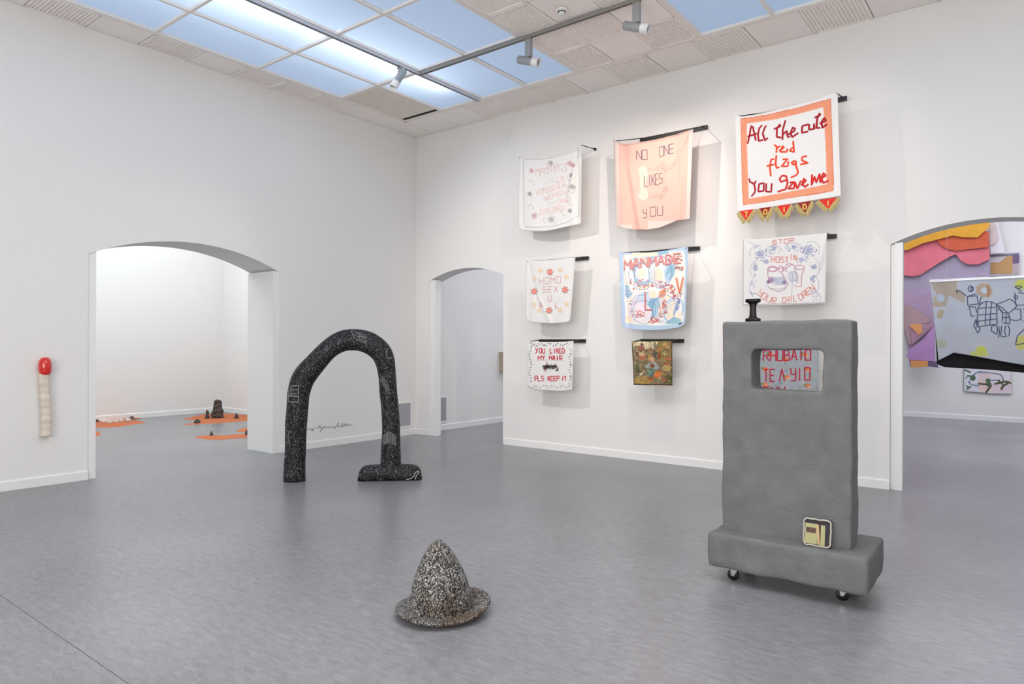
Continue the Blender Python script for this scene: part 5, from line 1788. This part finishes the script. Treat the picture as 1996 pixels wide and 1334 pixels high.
q = t.location
MB().box(-1.2, 0.95, 0.004, 15.65 - FY - 0.001, 1.02, 1.06).build('batten', mat('pine_batten', L(196, 170, 130), 0.7), t)
t = thing('small_quilt', tuple(map(float, at_y(1955, 515, 15.6))), 'small ochre and purple fabric piece on the far wall above the grey drawing', 'textile')
patch('fabric_panel', Z([(1440, 620), (1920, 590), (1925, 940), (1450, 960)], ZA), (226, 218, 224), 0.0, t, 15.6, amp=0.004)
patch('fabric_panel', Z([(1470, 740), (1600, 750), (1720, 650), (1815, 640), (1815, 925), (1470, 925)], ZA), (204, 160, 108), 0.012, t, 15.6, label='ochre patch', amp=0.004)
patch('fabric_panel', Z([(1820, 625), (1920, 615), (1920, 750), (1820, 760)], ZA), (120, 104, 134), 0.012, t, 15.6, label='purple patch', amp=0.004)
patch('fabric_panel', Z([(1460, 630), (1920, 590), (1920, 618), (1460, 655)], ZA), (150, 146, 158), 0.016, t, 15.6, amp=0.004)
patch('fabric_panel', Z([(1835, 770), (1910, 765), (1905, 925), (1835, 930)], ZA), (196, 176, 176), 0.012, t, 15.6, amp=0.004)
t = thing('sheer_veil', tuple(map(float, at_y(1950, 450, 15.5))), 'pale sheer triangular veil hanging right of the patchwork', 'textile')
patch('veil_panel', Z([(1450, 0), (1560, 0), (1700, 590), (1470, 610), (1455, 480)], ZA), (240, 234, 238), 0.0, t, 15.5, amp=0.02)
patch('veil_panel', Z([(1455, 60), (1530, 90), (1590, 350), (1540, 440), (1460, 480)], ZA), (228, 212, 206), 0.04, t, 15.5, amp=0.01, label='beige inner fold')

MB().box(-0.36, -0.14, 0.005, 0.149, 0.86, 0.88).build('peg', mat('pine_batten'), t)
# small embroidery on the far wall
ZE = (1860, 700, 13.34)
t = thing('small_embroidery', tuple(map(float, at_y(1925, 745, 15.62))), 'small cream cloth with green branches below the grey drawing', 'textile')
PE = Paint((226, 218, 220), ZE, 0.03)
PE.ell(750, 560, 220, 200, (224, 204, 204)).ell(700, 760, 200, 80, (232, 206, 198)).ell(1150, 760, 320, 130, (228, 208, 214)).poly([(620, 300), (640, 860), (240, 840), (240, 250)], (220, 220, 226))
ce = Cloth('e', 15.62, [(1878, 712), (1900, 714), (1930, 716), (1970, 718)], [(1878.5, 763), (1905, 765), (1930, 767.6), (1972, 769)], [], 60, 40, mat('cream_linen', (1, 1, 1, 1), 0.9, attr=True), t, PE, 0.004)
ce.strokes('edge_line', zt([[(250, 250), (245, 800), (300, 850), (640, 890), (1000, 905), (1490, 915)]], ZE), 0.012, mat('grey_edge_thread', L(140, 134, 146), 0.8))
ce.strokes('branch', zt([[(620, 640), (760, 655), (930, 650), (950, 700), (880, 800), (820, 880)], [(1050, 650), (1150, 620), (1300, 590), (1400, 590), (1380, 640), (1300, 680), (1240, 740), (1230, 800)], [(1160, 540), (1170, 590), (1200, 640)], [(1400, 600), (1480, 630)]], ZE), 0.035, mat('olive_brown_thread', L(96, 92, 62), 0.8))
ce.strokes('leaf', zt(flower(480, 490, 60) + flower(880, 560, 40) + flower(900, 660, 50) + [[(310, 700), (400, 735), (330, 785)], [(400, 735), (440, 720)], [(260, 280), (340, 310), (430, 350)], [(330, 440), (410, 440)], [(300, 480), (330, 490)], [(1240, 620), (1280, 700)]], ZE), 0.03, mat('forest_thread', L(88, 120, 96), 0.8))
ce.strokes('blue_line', zt([[(500, 420), (560, 370), (620, 340), (800, 345), (1000, 370), (1200, 400), (1260, 480), (1280, 570)], [(420, 570), (370, 590), (430, 660), (560, 690), (640, 690)], [(920, 550), (1100, 550), (1160, 570)], [(640, 330), (700, 320)]], ZE), 0.02, mat('dusk_blue_thread', L(118, 134, 158), 0.8))

# grey cloth with ink drawing, hung free in the far room
GY = 13.0
ZG = (1780, 520, 6.065)
p0 = at_y(1904, 545, GY)
t = thing('drawing_cloth', tuple(map(float, p0)), 'large grey cloth with blue ink figures and stains, hung in front of the patchwork', 'textile')
PG = Paint((186, 190, 196), ZG, 0.04)
PG.poly([(200, 180), (520, 165), (520, 260), (620, 330), (600, 430), (420, 340), (380, 470), (240, 480), (230, 380), (280, 330), (230, 250)], (178, 164, 146)).ell(325, 370, 50, 45, (180, 192, 206)).ell(320, 560, 36, 60, (176, 160, 132), 20)
PG.ell(840, 280, 100, 80, (182, 158, 134), 20).ell(840, 285, 40, 36, (192, 202, 214)).ell(890, 290, 22, 80, (170, 134, 100)).ell(1270, 210, 70, 60, (196, 200, 96), -20).ell(800, 1000, 70, 60, (198, 200, 88), -40).ell(730, 1030, 60, 22, (198, 200, 104)).ell(860, 1030, 30, 30, (200, 202, 110)).ell(1280, 900, 70, 90, (198, 196, 110), 20).ell(330, 910, 60, 60, (176, 182, 160))
gc = Cloth('g', GY, [(1812, 549), (1850, 547.2), (1904, 544.6), (1950, 542.4), (1996, 540.2), (2060, 537.4), (2120, 534.6)], [(1829.5, 703), (1859, 688), (1890, 693), (1928, 700), (1960, 706), (1996, 712), (2060, 722), (2120, 730)],
           [(1835, 560, 1845, 690, 0.02, 12), (1960, 560, 1950, 700, 0.015, 24)], 150, 90, mat('grey_silk', (1, 1, 1, 1), 0.7, attr=True), t, PG, 0.004)
ink2 = mat('navy_ink', L(74, 84, 112), 0.7)
gs = [[(810, 420), (770, 480), (758, 600), (775, 712), (850, 697), (980, 682)], [(805, 435), (860, 410), (930, 415), (980, 445), (1060, 490), (1115, 545), (1142, 600), (1142, 672)],
      [(865, 410), (850, 695)], [(925, 418), (905, 690)], [(985, 450), (992, 682)], [(775, 492), (985, 478)], [(765, 572), (990, 552)], [(765, 645), (990, 615)],
      [(985, 500), (1040, 510), (1060, 560), (1050, 650)], [(1060, 540), (1125, 545)], [(1060, 600), (1142, 600)], [(1060, 665), (1140, 672)], [(1100, 545), (1095, 670)], [(990, 450), (1050, 540)],
      [(640, 352), (755, 346), (770, 440), (645, 456), (640, 352)], [(655, 470), (740, 478)], [(660, 470), (690, 590), (720, 580)], [(740, 480), (750, 540)], [(512, 285), (560, 290), (625, 345)], [(510, 275), (520, 320)],
      circle(680, 262, 30, 34), circle(690, 262, 12, 20), [(645, 350), (750, 322)], [(780, 460), (790, 400), (810, 355)], [(745, 618), (715, 690), (765, 785), (790, 745), (745, 630)], [(740, 640), (755, 720)],
      [(930, 700), (920, 755), (985, 800), (1000, 750), (980, 690), (930, 700)], [(1010, 700), (1020, 780), (1005, 840)], [(1045, 700), (1035, 820), (1100, 832), (1080, 760), (1090, 700)], [(1120, 690), (1140, 740), (1135, 810), (1120, 820)],
      [(985, 442), (1080, 410), (1140, 380), (1190, 410), (1230, 465), (1130, 550)], [(1150, 625), (1210, 636), (1275, 625), (1270, 500), (1190, 500)], circle(1215, 362, 20, 20), [(1200, 310), (1215, 460)], [(1205, 240), (1280, 290)], circle(1245, 240, 40, 14),
      [(1240, 300), (1320, 320), (1400, 300), (1410, 450), (1230, 455)], [(1300, 500), (1420, 520), (1400, 640), (1300, 640)], [(1210, 925), (1230, 820), (1310, 740)], [(1210, 925), (1320, 905)]]
gc.strokes('ink_drawing', zt(gs, ZG), 0.013, ink2)
gc.strokes('top_hem', [[(1812, 549.5), (1904, 545.2), (1996, 540.8), (2120, 535.2)]], 0.03, mat('white_hem', L(238, 236, 238), 0.7), off=0.004)
bk = Cloth('k', GY + 0.05, [(1822, 630), (1840, 640), (1880, 650), (1996, 660), (2120, 668)], [(1826.5, 710), (1841, 716), (1868, 718), (1895, 719), (1940, 722), (1996, 727), (2060, 733), (2120, 739)], [], 40, 20,
           mat('black_lining', L(16, 13, 14), 0.9), t, None, 0.0, part='black_lining')
bk.obj['label'] = 'black lining showing below the grey cloth'
cr0 = at_y(1812, 548, GY)
cr1 = at_y(2120, 534, GY)
rd_ = thing('hanging_rod', (float(cr0[0]), GY, float(cr0[2])), 'thin white rod along the top of the grey drawing cloth', 'rod')
MB().tube([(0, 0.02, 0.012), tuple(cr1 - cr0 + np.array([0, 0.02, 0.012]))], 0.010, 10).build('rod', trim_m, rd_, True)
for f_ in (0.12, 0.85):
    p = (cr1 - cr0) * f_
    MB().tube([(p[0], 0.02, p[2] + 0.015), (p[0], 0.02, 4.648 - cr0[2])], 0.0012, 6).build('wire', mat('steel_wire', L(190, 190, 195), 0.4), rd_)
